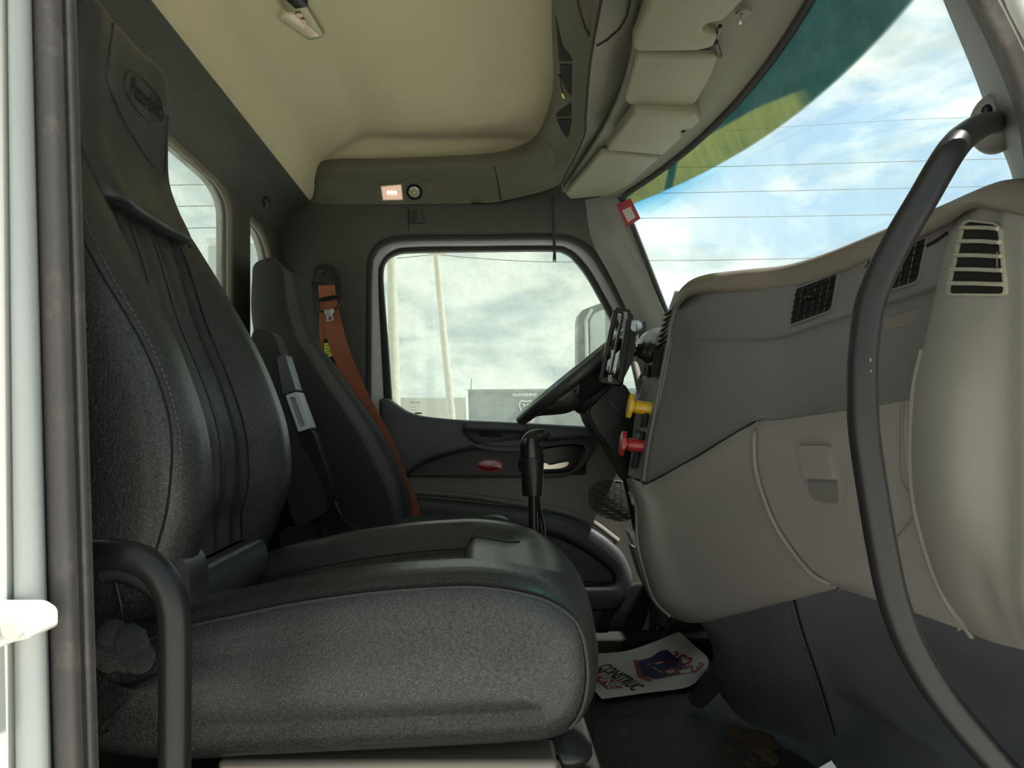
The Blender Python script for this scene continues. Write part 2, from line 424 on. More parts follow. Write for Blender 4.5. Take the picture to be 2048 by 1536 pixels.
def glass(name, tint=(1, 1, 1), haze=.06, band=False, hazecol=(.75, .8, .74)):
    m = bpy.data.materials.new(name); m.use_nodes = True; n = m.node_tree.nodes; l = m.node_tree.links; n.clear()
    out = n.new('ShaderNodeOutputMaterial'); tr = n.new('ShaderNodeBsdfTransparent'); tr.inputs[0].default_value = (*tint, 1)
    gl = n.new('ShaderNodeBsdfGlossy'); gl.inputs['Roughness'].default_value = .02; gl.inputs[0].default_value = (1, 1, 1, 1)
    df = n.new('ShaderNodeBsdfTranslucent'); df.inputs[0].default_value = (*hazecol, 1)
    d2 = n.new('ShaderNodeBsdfDiffuse'); d2.inputs[0].default_value = (*hazecol, 1)
    dm = n.new('ShaderNodeMixShader'); l.new(df.outputs[0], dm.inputs[1]); l.new(d2.outputs[0], dm.inputs[2])
    tc = n.new('ShaderNodeTexCoord'); no = n.new('ShaderNodeTexNoise'); no.inputs['Scale'].default_value = 14; no.inputs['Detail'].default_value = 10; no.inputs['Roughness'].default_value = .7
    l.new(tc.outputs['Object'], no.inputs['Vector'])
    mr = n.new('ShaderNodeMapRange'); mr.inputs['From Min'].default_value = .35; mr.inputs['From Max'].default_value = .8
    mr.inputs['To Min'].default_value = haze*.5; mr.inputs['To Max'].default_value = haze*2.2; l.new(no.outputs[0], mr.inputs[0])
    m1 = n.new('ShaderNodeMixShader'); l.new(mr.outputs[0], m1.inputs[0]); l.new(tr.outputs[0], m1.inputs[1]); l.new(dm.outputs[0], m1.inputs[2])
    m2 = n.new('ShaderNodeMixShader'); m2.inputs[0].default_value = .035; l.new(m1.outputs[0], m2.inputs[1]); l.new(gl.outputs[0], m2.inputs[2])
    l.new(m2.outputs[0], out.inputs[0])
    return m, n, l, tr, mr, no, tc
# ================================================================ setting: cab shell
def wsX(Y): return .6-.15*((Y-1.48)/.82)**2
def shell():
    struct(MB().box((.05, 1.47, -.03), (1.75, 1.94, .06)).build('floor', M['floor']), 'black rubber covered cab floor')
    # rear wall with two windows (plane X = -.72)
    X0 = -.72
    def Y_(px): return X0*F/(px-CX)
    out = [(2.42, .0), (2.42, 1.52), (.58, 1.52), (.58, .0)]
    w1 = rp([(1.955, .95), (1.955, 1.425), (1.87, 1.46), (.95, 1.46), (.9, 1.4), (.9, .95)], [.03, .05, .05, .06, .05, .03])
    w2 = rp([(2.325, .98), (2.325, 1.36), (2.24, 1.425), (2.10, 1.44), (2.10, .98)], [.02, .07, .06, .02, .02])
    struct(MB().prism([out, w1, w2], lambda y, z, d: Vector((X0-d, y, z)), .05, .012).build('wall_rear', M['trim']), 'dark plastic rear cab wall around the back windows')
    for k, w in enumerate((w1, w2)):
        pts = [Vector((X0-.012, y, z)) for y, z in w]
        struct(MB().tube(pts, .010, 8, closed=True).build('trim_%d' % (k+1), mat('brown_window_seal', (.12, .105, .075), .7) if k == 0 else bpy.data.materials['brown_window_seal']), 'brown grey rubber seal around a back window')
    gm = glass('dusty_back_glass', (.86, .92, .90), .16, hazecol=(.8, .8, .72))[0]
    struct(MB().prism([w1], lambda y, z, d: Vector((X0-.03-d, y, z)), .004).build('window_3', gm, smooth=False), 'dusty rear window behind the leather seat')
    struct(MB().prism([w2], lambda y, z, d: Vector((X0-.03-d, y, z)), .004).build('window_4', gm, smooth=False), 'small rear corner window behind the cloth seat')
    # band between the rear wall and the headliner
    rows = [[(Vector((-.610, y, 1.568))) for y in (.58, 1.2, 1.8, 2.42)],
            [(Vector((-.655, y, 1.545))) for y in (.58, 1.2, 1.8, 2.42)],
            [(Vector((-.70, y, 1.505))) for y in (.58, 1.2, 1.8, 2.42)],
            [(Vector((-.722, y, 1.462))) for y in (.58, 1.2, 1.8, 2.42)]]
    band = patch('trim_3', rows, M['trim'], th=.012); struct(band, 'dark moulded trim between headliner and rear windows')
    # headliner
    rows = []
    xs = [-.625, -.60, -.57, -.53, -.48, -.40, -.28, -.14, 0, .10, .20]
    ys = [.55, .9, 1.2, 1.5, 1.8, 2.05, 2.2, 2.29, 2.35, 2.385, 2.41]
    for y in ys:
        r = []
        for x in xs:
            a = .55*sm((x+.625)/.07)+.45*sm((x+.625)/.24); b = sm((2.415-y)/.07)
            z = 1.574+.196*a*(.5+.5*b)
            z += .012*math.exp(-((x+.42-.12*(y-1.9))/.03)**2)*b
            r.append(Vector((x, y, z)))
        rows.append(r)
    hl = patch('ceiling', rows, M['headliner'], th=.01, su=4, sv=4); struct(hl, 'raised tan fabric headliner')
    struct(MB().box((-.1, 1.47, 1.83), (1.25, 1.96, .04)).build('roof_slab', M['white']), 'white outer cab roof')
    struct(MB().box((-.80, 1.47, 1.68), (.10, 1.96, .28)).box((-.80, 1.47, .42), (.06, 1.96, .9)).box((-.80, .73, 1.2), (.06, .30, .7)).build('wall_rear_skin', M['white']), 'white outer skin behind the cab')
    # driver-side wall: around the door opening
    Oc = c2([(738, 1290), (736, 1000), (735, 700), (736, 540), (744, 503), (766, 482), (812, 473), (960, 471), (1105, 470), (1150, 478), (1184, 500), (1215, 545), (1262, 635), (1300, 720), (1310, 900), (1310, 1290)], 5)
    out = [(555, 398), (640, 398), (660, 372), (1215, 366), (1232, 398), (1345, 640), (1390, 800), (1420, 1302), (555, 1302)]
    wl = plate('wall_driver_side', out, 2.40, M['trim'], th=.06, bev=.018, holes=[Oc]); struct(wl, 'dark moulded side trim around the far door')
    sl = Oc
    tp = lambda l, Y: [Vector(((x-CX)*Y/F, Y, CZ+(CY-y)*Y/F)) for x, y in l]
    op = c2([(738, 1290), (736, 1000), (737, 700), (739, 545), (747, 507), (769, 486), (814, 477), (960, 475), (1105, 474), (1148, 482), (1181, 504), (1211, 548), (1258, 638), (1296, 722), (1306, 900), (1306, 1290)], 4, False)
    struct(MB().tube(tp(op, 2.412), .011, 8).build('trim_4', M['rubber']), 'black rubber seal around the far door opening')
    # seam and slot on the header above the door
    g = MB().tube([W(816, 414, 2.399), W(817, 440, 2.399), W(817, 462, 2.40)], .0015, 6)
    struct(g.build('trim_5', M['void']), 'thin seam in the dark trim above the far door')
    o = thing('switch_pod', 'small black socket in the dark trim above the far door window', 'socket', W(831, 433, 2.39))
    plate('housing', rp([(818, 419), (840, 418), (848, 445), (818, 444)], 2), 2.385, M['trim'], o, th=.016, bev=.002)
    plate('socket', rp([(820, 421), (833, 421), (833, 441), (820, 441)], 2), 2.381, M['black_matte'], o, th=.006, bev=.001)
    # far A-pillar
    rows = [[(1178, 480, 2.40), (1205, 470, 2.38), (1232, 462, 2.34), (1262, 455, 2.28)],
            [(1222, 555, 2.40), (1245, 540, 2.375), (1265, 525, 2.33), (1288, 512, 2.27)],
            [(1262, 640, 2.40), (1288, 620, 2.37), (1312, 610, 2.32), (1330, 600, 2.26)],
            [(1290, 700, 2.40), (1322, 690, 2.36), (1345, 680, 2.30), (1362, 672, 2.24)]]
    rows = [[(1170, 400, 2.40), (1195, 395, 2.37), (1222, 392, 2.33), (1240, 392, 2.30)],
            [(1184, 482, 2.40), (1205, 472, 2.37), (1232, 462, 2.32), (1262, 455, 2.30)],
            [(1222, 555, 2.40), (1245, 540, 2.375), (1270, 532, 2.31), (1290, 524, 2.29)],
            [(1262, 640, 2.40), (1288, 625, 2.37), (1306, 612, 2.31), (1317, 605, 2.28)],
            [(1295, 735, 2.40), (1325, 720, 2.36), (1350, 705, 2.29), (1366, 692, 2.27)]]
    pil = patch('trim_6', rows, M['pillar'], th=.02); struct(pil, 'grey far windscreen pillar trim')
    # inner lower pillar box beside the windscreen base
    rows = [[(1292, 515, 2.20), (1312, 560, 2.17), (1350, 640, 2.10)],
            [(1284, 560, 2.26), (1305, 610, 2.24), (1340, 690, 2.18)],
            [(1278, 640, 2.33), (1300, 690, 2.30), (1335, 760, 2.26)]]
    rows = [[(1236, 444, 2.285), (1286, 545, 2.18), (1345, 648, 2.08)],
            [(1234, 450, 2.30), (1280, 560, 2.22), (1335, 668, 2.12)],
            [(1232, 460, 2.33), (1270, 610, 2.30), (1318, 720, 2.25)]]
    # windscreen frame seal (black)
    pts = [Vector((wsX(y)-.004, y, 1.553)) for y in [.7+.05*i for i in range(33)]]
    bot = [(2.25+.0-.02*k, 1.545-.055*k) for k in range(10)]
    left = []
    for k in range(11):
        z = 1.545-.055*k; y = 2.285; left.append(Vector((wsX(y)+.39*(1.57-z)-.004, y, z)))
    rgt = []
    for k in range(11):
        z = 1.545-.055*k; y = .86; rgt.append(Vector((wsX(y)+.39*(1.57-z)-.004, y, z)))
    struct(MB().tube(rgt[::-1]+[p for p in pts if .9 < p.y < 2.29]+left, .009, 8).build('trim_7', M['rubber']), 'black rubber seal around the windscreen')
    # windscreen
    rows = [[Vector((wsX(.55+1.84*i/8)+.39*(1.57-z), .55+1.84*i/8, z)) for i in range(9)] for z in (1.575, 1.45, 1.3, 1.15, .98)]
    m, n, l, tr, mr, no, tc = glass('windscreen_glass', (.93, .97, .97), .045)
    ge = n.new('ShaderNodeNewGeometry'); sp = n.new('ShaderNodeSeparateXYZ'); l.new(ge.outputs['Position'], sp.inputs[0])
    def ma(op, a, b=None, c=None):
        q = n.new('ShaderNodeMath'); q.operation = op
        for s, x in zip(q.inputs, (a, b, c)):
            if x is None: continue
            if hasattr(x, 'node'): l.new(x, s)
            else: s.default_value = x
        return q.outputs[0]
    h = ma('SUBTRACT', sp.outputs[2], ma('MULTIPLY_ADD', sp.outputs[1], .094, 1.310))      # height above the lower edge of the shade band
    band = n.new('ShaderNodeMapRange'); band.interpolation_type = 'SMOOTHSTEP'; band.inputs['From Min'].default_value = -.002; band.inputs['From Max'].default_value = .004; l.new(h, band.inputs[0])
    soft = n.new('ShaderNodeMapRange'); soft.inputs['From Min'].default_value = -.09; soft.inputs['From Max'].default_value = 0; l.new(h, soft.inputs[0])
    far = n.new('ShaderNodeMapRange'); far.inputs['From Min'].default_value = 1.55; far.inputs['From Max'].default_value = 2.1; l.new(sp.outputs[1], far.inputs[0])
    t1 = n.new('ShaderNodeMixRGB'); t1.inputs[1].default_value = (.95, .98, .98, 1); t1.inputs[2].default_value = (.42, .78, .95, 1); l.new(ma('MULTIPLY', ma('POWER', soft.outputs[0], 1.5), far.outputs[0]), t1.inputs[0])
    t2 = n.new('ShaderNodeMixRGB'); t2.inputs[2].default_value = (.045, .17, .17, 1); l.new(band.outputs[0], t2.inputs[0]); l.new(t1.outputs[0], t2.inputs[1]); l.new(t2.outputs[0], tr.inputs[0])
    # dust swept by the wiper shows green against the band
    st = n.new('ShaderNodeMapping'); st.inputs['Scale'].default_value = (3, 160, 3); st.inputs['Rotation'].default_value = (.12, 0, 0); l.new(ge.outputs['Position'], st.inputs[0])
    sn = n.new('ShaderNodeTexNoise'); sn.inputs['Scale'].default_value = 1; sn.inputs['Detail'].default_value = 4; l.new(st.outputs[0], sn.inputs['Vector'])
    lo = n.new('ShaderNodeTexNoise'); lo.inputs['Scale'].default_value = 4; l.new(ge.outputs['Position'], lo.inputs['Vector'])
    top = ma('MULTIPLY_ADD', lo.outputs[0], .012, .070)
    y = sp.outputs[1]
    arc = ma('SUBTRACT', top, ma('MULTIPLY', ma('POWER', ma('ABSOLUTE', ma('SUBTRACT', y, 1.80)), 2.0), .25))
    in1 = n.new('ShaderNodeMapRange'); in1.inputs['From Min'].default_value = -.003; in1.inputs['From Max'].default_value = .003; l.new(ma('SUBTRACT', arc, h), in1.inputs[0])
    ylo = n.new('ShaderNodeMapRange'); ylo.inputs['From Min'].default_value = 1.34; ylo.inputs['From Max'].default_value = 1.42; l.new(y, ylo.inputs[0])
    gp = ma('GREATER_THAN', ma('ABSOLUTE', ma('SUBTRACT', ma('SUBTRACT', y, 2.06), ma('MULTIPLY', h, -1.2))), .022)
    swept = ma('MULTIPLY', ma('MULTIPLY', in1.outputs[0], ylo.outputs[0]), ma('MULTIPLY', band.outputs[0], gp))
    t3 = n.new('ShaderNodeMixRGB'); t3.inputs[2].default_value = (.45, .47, .22, 1); l.new(ma('MULTIPLY', swept, ma('MULTIPLY_ADD', sn.outputs[0], .9, .35)), t3.inputs[0]); l.new(t2.outputs[0], t3.inputs[1]); l.new(t3.outputs[0], tr.inputs[0])
    base = mr.outputs[0]; l.new(ma('ADD', base, ma('MULTIPLY', band.outputs[0], .05)), n['Mix Shader.001'].inputs[0])
    ws = patch('window_1', rows, m, th=.004, su=4, sv=3); struct(ws, 'curved windscreen with a green shade band along its top')
    # dirt blob on the windscreen
    # near A-pillar
    rows = [[(1858, -80, .93), (1900, -80, .84), (1985, -80, .70), (2040, -80, .62)],
            [(1886, 0, .915), (1925, 0, .82), (2010, 0, .69), (2070, 0, .61)],
            [(1948, 150, .905), (1975, 150, .815), (2035, 150, .69), (2090, 150, .61)],
            [(1985, 255, .90), (2005, 255, .81), (2050, 255, .69), (2105, 255, .61)],
            [(2020, 340, .895), (2032, 340, .81), (2064, 345, .69), (2118, 345, .61)],
            [(2040, 430, .89), (2052, 430, .81), (2075, 430, .69), (2130, 430, .61)],
            [(2110, 700, .89), (2130, 700, .81), (2170, 700, .69), (2230, 700, .61)]]
    np_ = patch('trim_8', rows, M['pillar'], th=.02); struct(np_, 'grey near windscreen pillar trim')
    rows = [[(1885, -60, .60), (1915, -60, .57), (1950, -60, .56)], [(1930, 0, .60), (1955, 0, .57), (1995, 0, .56)], [(1990, 120, .60), (2015, 120, .57), (2055, 120, .56)],
            [(2028, 220, .60), (2052, 220, .57), (2095, 220, .56)], [(2045, 300, .60), (2068, 300, .57), (2110, 300, .56)], [(2058, 420, .60), (2080, 420, .57), (2125, 420, .56)], [(2105, 800, .60), (2130, 800, .57), (2175, 800, .56)], [(2200, 1800, .60), (2225, 1800, .57), (2270, 1800, .56)], [(2230, 2600, .60), (2255, 2600, .57), (2300, 2600, .56)]]
    struct(patch('trim_9', rows, M['rubber_worn'], th=.012), 'worn rubber door seal along the near windscreen pillar')
    rows = [[(2000, -50, .56), (2040, -50, .54), (2120, -50, .54)], [(2012, 10, .56), (2050, 10, .54), (2120, 10, .54)], [(2045, 75, .56), (2075, 75, .54), (2130, 75, .54)], [(2090, 160, .56), (2110, 160, .54), (2150, 160, .54)]]
    struct(patch('trim_10', rows, M['white'], th=.012), 'white body edge outside the near pillar')
    # near door jamb on the left: white body, worn rubber
    def strip(name, m, prof, lab, y0=-1270, y1=2600):
        rows = []
        for k in range(7):
            py = y0+(y1-y0)*k/6; rows.append([(a+(b-a)*py/1536, py, Y) for a, b, Y in prof])
        o = patch(name, rows, m, th=.008, su=4, sv=2); struct(o, lab); return o
    strip('trim_11', M['rubber_worn'], [(58, 104, .545), (64, 110, .532), (84, 128, .526), (104, 150, .527), (122, 166, .536), (127, 172, .542), (132, 177, .537), (142, 188, .540), (150, 197, .555), (151, 198, .60)], 'thick dusty black rubber door seal')
    strip('trim_12', M['white2'], [(14, 30, .52), (20, 40, .512), (60, 96, .525), (66, 108, .56)], 'pale grey door jamb strip beside the rubber seal')
    strip('trim_13', M['white'], [(-160, -140, .46), (-60, -45, .48), (4, 16, .512), (22, 36, .525)], 'white painted door jamb at the edge of the opening')
    struct(MB().box((-.62, .60, .85), (.36, .10, 1.75)).build('wall_passenger_side', M['white2']), 'painted inner side panel behind the near door opening')
    struct(MB().prism([[(-.75, 1.45), (-.75, 1.81), (.55, 1.81), (.62, 1.66), (.62, 1.60), (-.36, 1.60), (-.36, 1.45)]], lambda x, z, d: Vector((x, .55+d, z)), .08, .01).build('wall_passenger_header', M['white']), 'white body over the near door opening')
    # header piece over the near door inside, windscreen header outside, firewall
    struct(MB().prism([[(.48, .55)]+[(wsX(.55+1.84*k/12)+.012, .55+1.84*k/12) for k in range(13)]+[(.40, 2.42)]], lambda x, y, e: Vector((x, y, 1.60+e)), .23, 0).build('roof_front_skin', M['white']), 'white outer roof edge above the windscreen')
    struct(MB().prism([[(.95, -.1), (.95, .93), (2.3, .80), (2.3, -.1)]], lambda x, z, d: Vector((x, .75+d, z)), 1.5, .05).build('hood', M['white']), 'white truck hood ahead of the windscreen')
    struct(MB().box((.93, 1.47, .46), (.05, 1.9, 1.0)).build('wall_front', M['foot']), 'dark firewall behind the dashboard')
    struct(MB().box((.80, .625, .47), (.28, .04, 1.06)).build('wall_passenger_kick', M['foot']), 'dark kick panel beside the near footwell')
    struct(MB().box((.05, .57, -.04), (1.1, .10, .05)).build('trim_16', M['black_matte'], bevel=.01), 'black sill under the near door opening')
    # striker on the jamb
    o = thing('door_striker', 'white painted latch striker on the door jamb at far left', 'latch', W(10, 1240, .50))
    MB().prism([rp([(-.362, .668), (-.327, .668), (-.318, .662), (-.318, .648), (-.333, .645), (-.345, .640), (-.362, .640)], .004)], lambda x, z, d: Vector((x, .478+d, z)), .03, .004).build('plate', M['white'], o)
    MB().cyl((-.347, .472, .655), (-.347, .486, .655), .010).build('bolt', M['white'], o, bevel=.002)
    MB().cyl((-.330, .474, .656), (-.330, .486, .656), .008).build('bolt', M['white'], o, bevel=.002)
shell()
# ================================================================ overhead
def overhead():
    t = thing('overhead_console', 'dark olive overhead console and side rail framing the tan headliner', 'overhead console', (.2, 1.5, 1.6))
    # boundary of the headliner, lip, header seam as plan curves (X, Y)
    A = [(.125, .60), (.135, 1.0), (.140, 1.39), (.181, 1.79), (.175, 2.03), (.143, 2.174), (.05, 2.262), (-.118, 2.297), (-.35, 2.320), (-.545, 2.335), (-.585, 2.352), (-.612, 2.40)]
    B = [(.185, .60), (.195, 1.0), (.215, 1.413), (.245, 1.70), (.261, 1.837), (.2465, 2.09), (.2195, 2.236), (.052, 2.365), (-.18, 2.39), (-.45, 2.395), (-.60, 2.405), (-.616, 2.412)]
    mid = [((a[0]+b[0])/2+.012, (a[1]+b[1])/2) for a, b in zip(A, B)]
    zt = [1.668]*10+[1.660, 1.585]
    rows = [[Vector((x, y, zt[i]+.03 if i < 10 else zt[i])) for i, (x, y) in enumerate(A)],
            [Vector((x, y, zt[i]-.004)) for i, (x, y) in enumerate(A)],
            [Vector((x-.004, y-.002, 1.624 if i < 10 else 1.595)) for i, (x, y) in enumerate(mid)],
            [Vector((b[0]-.004, b[1]-.006, 1.580 if i < 10 else 1.572)) for i, b in enumerate(B)],
            [Vector((b[0]+.004, b[1]+.001, 1.566)) for i, b in enumerate(B)]]
    rail = patch('side_rail', rows, M['olive'], t, th=.012, su=6, sv=5)
    Cc = [(.30, .60), (.298, 1.0), (.297, 1.292), (.318, 1.52), (.324, 1.61), (.312, 1.867), (.262, 2.294), (.10, 2.385), (-.05, 2.40)]
    Bb = [(.19, .60), (.20, 1.0), (.22, 1.413), (.25, 1.70), (.264, 1.837), (.2495, 2.09), (.2225, 2.236), (.055, 2.368), (-.05, 2.385)]
    rows = [[Vector((b[0], b[1], 1.567)) for b in Bb], [Vector(((b[0]+c[0])/2, (b[1]+c[1])/2, 1.582)) for b, c in zip(Bb, Cc)], [Vector((c[0], c[1], 1.600)) for c in Cc]]
    inner = patch('console_face', rows, M['olive2'], t, th=.01, su=6, sv=5)
    g = [Vector((b[0], b[1], 1.5645)) for b in Bb]
    MB().tube([p+Vector((.001, 0, .001)) for p in cr(g, 6)], .0028, 6).build('seam', M['void'], t)
    # storage cubbies in the face of the console
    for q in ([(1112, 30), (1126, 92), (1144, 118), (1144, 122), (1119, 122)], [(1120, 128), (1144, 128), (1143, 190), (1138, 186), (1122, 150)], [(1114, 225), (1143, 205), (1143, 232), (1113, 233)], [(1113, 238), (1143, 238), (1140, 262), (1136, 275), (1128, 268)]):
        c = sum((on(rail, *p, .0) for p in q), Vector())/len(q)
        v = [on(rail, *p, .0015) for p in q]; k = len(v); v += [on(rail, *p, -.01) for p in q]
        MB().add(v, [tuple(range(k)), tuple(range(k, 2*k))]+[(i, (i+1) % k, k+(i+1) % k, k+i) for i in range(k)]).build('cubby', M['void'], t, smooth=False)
    # door of the overhead compartment (edge line)
    q = [(1152, -20), (1158, 15), (1170, 55), (1185, 82), (1195, 90), (1215, 78), (1240, 55), (1254, 30), (1262, -5)]
    pts = [ZW(x, y, 1.578) for x, y in q]
    MB().tube([on(inner, x, y, .0012) if y > 0 and BVH[inner.name].ray_cast(CAMP, (W(x, y, 1)-CAMP).normalized())[0] else p for (x, y), p in zip(q, pts)], .0022, 6).build('compartment_seam', M['void'], t)
    # rail seam
    MB().tube([on(rail, x, y, .0008) for x, y in [(988, 331), (994, 355), (1002, 400)]], .0018, 6).build('seam', M['void'], t)
    # plug in the corner
    q = c2([(1085, 295), (1092, 285), (1105, 296), (1112, 318), (1108, 340), (1095, 338), (1086, 318)], 4)
    v = [on(rail, x, y, .0015) for x, y in q]; MB().add(v+[on(rail, x, y, -.004) for x, y in q], [tuple(range(len(q)))]+[(i, (i+1) % len(q), len(q)+(i+1) % len(q), len(q)+i) for i in range(len(q))]).build('plug', M['olive'], t, smooth=False)
    # connector hanging out of the cubby
    o = tag(MB().tube([on(rail, 1121, 148, .004), on(rail, 1124, 165, .008), on(rail, 1128, 175, .01), on(rail, 1131, 182, .01)], .003, 8).build('cable_plug', M['black']), 'small dark cable with brass plug poking from the overhead cubby', 'plug')
    MB().cyl(on(rail, 1130, 178, .010), on(rail, 1134, 188, .010), .005, n=10).build('plug_tip', M['brass'], o)
    # reading lights on the rail
    o = thing('reading_light', 'twin reading lamp on the overhead rail, left lens lit', 'reading lamp', on(rail, 810, 380, .0))
    def oncurve(pts, off): return [on(rail, x, y, off) for x, y in pts]
    def pad(name, pts, m, a, b, par):
        return decal(name, pts, rail, b, b-a, m, par)
    pad('bezel', c2([(751, 372), (758, 368), (805, 362), (818, 355), (835, 354), (846, 362), (866, 361), (871, 366), (870, 388), (862, 393), (846, 394), (836, 402), (826, 402), (815, 397), (758, 400), (752, 394)], 3), M['olive'], -.004, .003, o)
    lm = pad('lit_lens', rp([(763, 373), (802, 369), (805, 398), (767, 399)], 2, 2), M['lit'], .001, .0048, o)
    pad('lens_frame', rp([(761, 371), (804, 367), (807, 400), (765, 401)], 2, 2), M['lens'], .001, .0040, o)
    for x, y in ((777, 383), (784, 383), (791, 383)): MB().sphere(on(rail, x, y, .005), (.0045, .003, .0090), 6).build('led', M['led'], o)
    n = (on(rail, 830, 383, .01)-on(rail, 830, 383, 0)).normalized(); c = on(rail, 829, 383, .002)
    MB().lathe(c, n, [(.028, 0), (.028, .004), (.024, .0045), (.012, .001), (0.001, .001)]).build('spot_bezel', M['black'], o)
    MB().lathe(c, n, [(.021, 0), (.019, .0045), (.012, .007), (.001, .008)]).build('spot_lens', mat('spot_glass', (.30, .31, .24), .1, coat=.6), o)
    MB().sphere(c+n*.007, .007, 6).build('bulb', M['brass'], o)
    pad('rocker', rp([(852, 370), (866, 369), (866, 386), (853, 387)], 2, 2), M['olive2'], .001, .0042, o)
    # header panel above the windscreen
    ys = [.60, .85, 1.1, 1.292, 1.52, 1.7, 1.867, 2.08, 2.26, 2.31]
    cx = {y: sinterp([(.60, .30), (1.0, .298), (1.292, .297), (1.52, .318), (1.61, .324), (1.867, .312), (2.294, .262), (2.31, .26)], y) for y in ys}
    rows = []
    for f, dz in ((0, 0), (.04, -.022), (.5, -.006), (.8, -.006), (1, 0)):
        rows.append([Vector((cx[y]+(wsX(y)-.004-cx[y])*f, y, 1.602+(1.557-1.602)*min(1, f*1.0)+dz)) for y in ys])
    hd = patch('trim_14', rows, M['header'], th=.012, su=4, sv=5); struct(hd, 'grey olive header panel above the windscreen')
    # visors
    def visor(poly, z, th, lab, clip=None, bev=.009, grp='padded sun visors'):
        o = thing('sun_visor', lab, 'sun visor', (sum(p[0] for p in poly)/len(poly), sum(p[1] for p in poly)/len(poly), z+th/2), grp)
        MB().prism([poly], lambda x, y, d: Vector((x, y, z+d)), th, bev).build('visor_board', M['visor'], o)
        if clip:
            for (a, b, r) in clip: MB().tube([a, b], r, 8).build('pivot_arm', M['black'], o)
        return o
    def zp(l, z): return [(ZW(x, y, z).x, ZW(x, y, z).y) for x, y in l]
    def zr(l, z, r): return rp(zp(l, z), r, 5)
    v1 = [(.283, .86)]+zp([(1263, 92), (1270, 105), (1395, 104), (1428, 96), (1436, 75), (1412, 72), (1404, 60), (1418, 48), (1444, 46)], 1.520)+[(.452, 1.13), (.458, .86)]
    visor(rp(v1, .012, 4), 1.520, .024, 'sun visor with pivot notch in the top edge of the photo', [(ZW(1440, 52, 1.530), ZW(1432, 78, 1.535), .004), (ZW(1431, 84, 1.53), ZW(1440, 112, 1.552), .005)])
    visor(zr([(1272, 112), (1438, 114), (1425, 150), (1392, 208), (1368, 216), (1256, 211), (1248, 200)], 1.543, .012), 1.543, .014, 'padded sun visor lying flat below the topmost visor', bev=.008)
    visor(zr([(1268, 226), (1392, 230), (1402, 244), (1385, 260), (1368, 261), (1358, 268), (1366, 276), (1326, 312), (1212, 302)], 1.525, .010), 1.525, .028, 'thick sun visor with small pivot notch, third from the top', [(ZW(1356, 266, 1.532), ZW(1368, 262, 1.545), .004)])
    visor(zr([(1203, 306), (1322, 316), (1258, 372), (1216, 392), (1140, 399), (1131, 390)], 1.545, .010), 1.545, .014, 'padded sun visor nearest the far door', bev=.008)
    # screw hanging from the header
    o = tag(MB().cyl(ZW(1483, 30, 1.552), ZW(1480, 42, 1.530), .0022, n=8).sphere(ZW(1480, 45, 1.528), .004, 5).build('loose_screw', M['steel']), 'loose screw hanging from the header beside a round boss', 'screw')
    MB().lathe(ZW(1487, 24, 1.558), (0, 0, -1), [(.014, 0), (.013, .004), (.004, .005)], 20).build('round_boss', M['header'], o)
    # cord
    pts = [W(1106, 398, 2.33)+Vector((0, 0, .01)), W(1107, 430, 2.33), W(1108, 470, 2.33), W(1109, 500, 2.33)]
    o = tag(MB().tube(cr(pts, 6), .006, 6).build('pull_cord', M['rubber']), 'black braided pull cord hanging above the far window', 'cord')
    for dx in (-3, 0, 3): MB().tube([W(1109, 498, 2.33), W(1109+dx*.5, 510, 2.33), W(1109+dx, 524, 2.33)], [.004, .003, .0015], 6).build('frayed_end', M['rubber'], o)
    # hook behind on rear band
    o = tag(MB().lathe(XW(532, 405, -.66), (1, -.2, -.2), [(.02, 0), (.02, .006), (.008, .008)], 16).tube([XW(530, 408, -.65), XW(527, 416, -.635), XW(532, 420, -.63)], .004, 8).build('coat_hook', M['black']), 'small black coat hook on the trim between the rear windows', 'hook')
    # dome lamp
    o = thing('dome_lamp', 'oblong dome lamp with clear lens on the tan headliner', 'dome lamp', (-.405, 1.42, 1.755))
    def zz(x, y): return BVH[hl_name].ray_cast(Vector((x, y, 1.2)), Vector((0, 0, 1)))[0].z
    def dl(name, w, l0, l1, h, m, r, b):
        cx0, cx1 = -.462, -.420
        pts = rp([(cx0-w/2, l0), (cx0+w/2, l0), (cx1+w/2, l1), (cx1-w/2, l1)], r, 4)
        MB().prism([pts], lambda x, y, d: Vector((x, y, zz(x, y)-h+d)), h, b).build(name, m, o)
    dl('bezel', .046, 1.30, 1.705, .010, mat('lamp_bezel', (.30, .28, .18), .35, metal=.5), .02, .004)
    dl('lens', .031, 1.575, 1.692, .0145, M['lens'], .012, .003)
    for k in range(4): MB().sphere((-.434+.0026*k, 1.592+.026*k, zz(-.43, 1.6)-.0148), (.008, .009, .002), 6).build('led', mat('dim_led', (.75, .5, .42), .3) if k == 0 else bpy.data.materials['dim_led'], o)
    dl('switch', .031, 1.42, 1.568, .0150, M['black'], .006, .003)
hl_name = 'ceiling'
overhead()
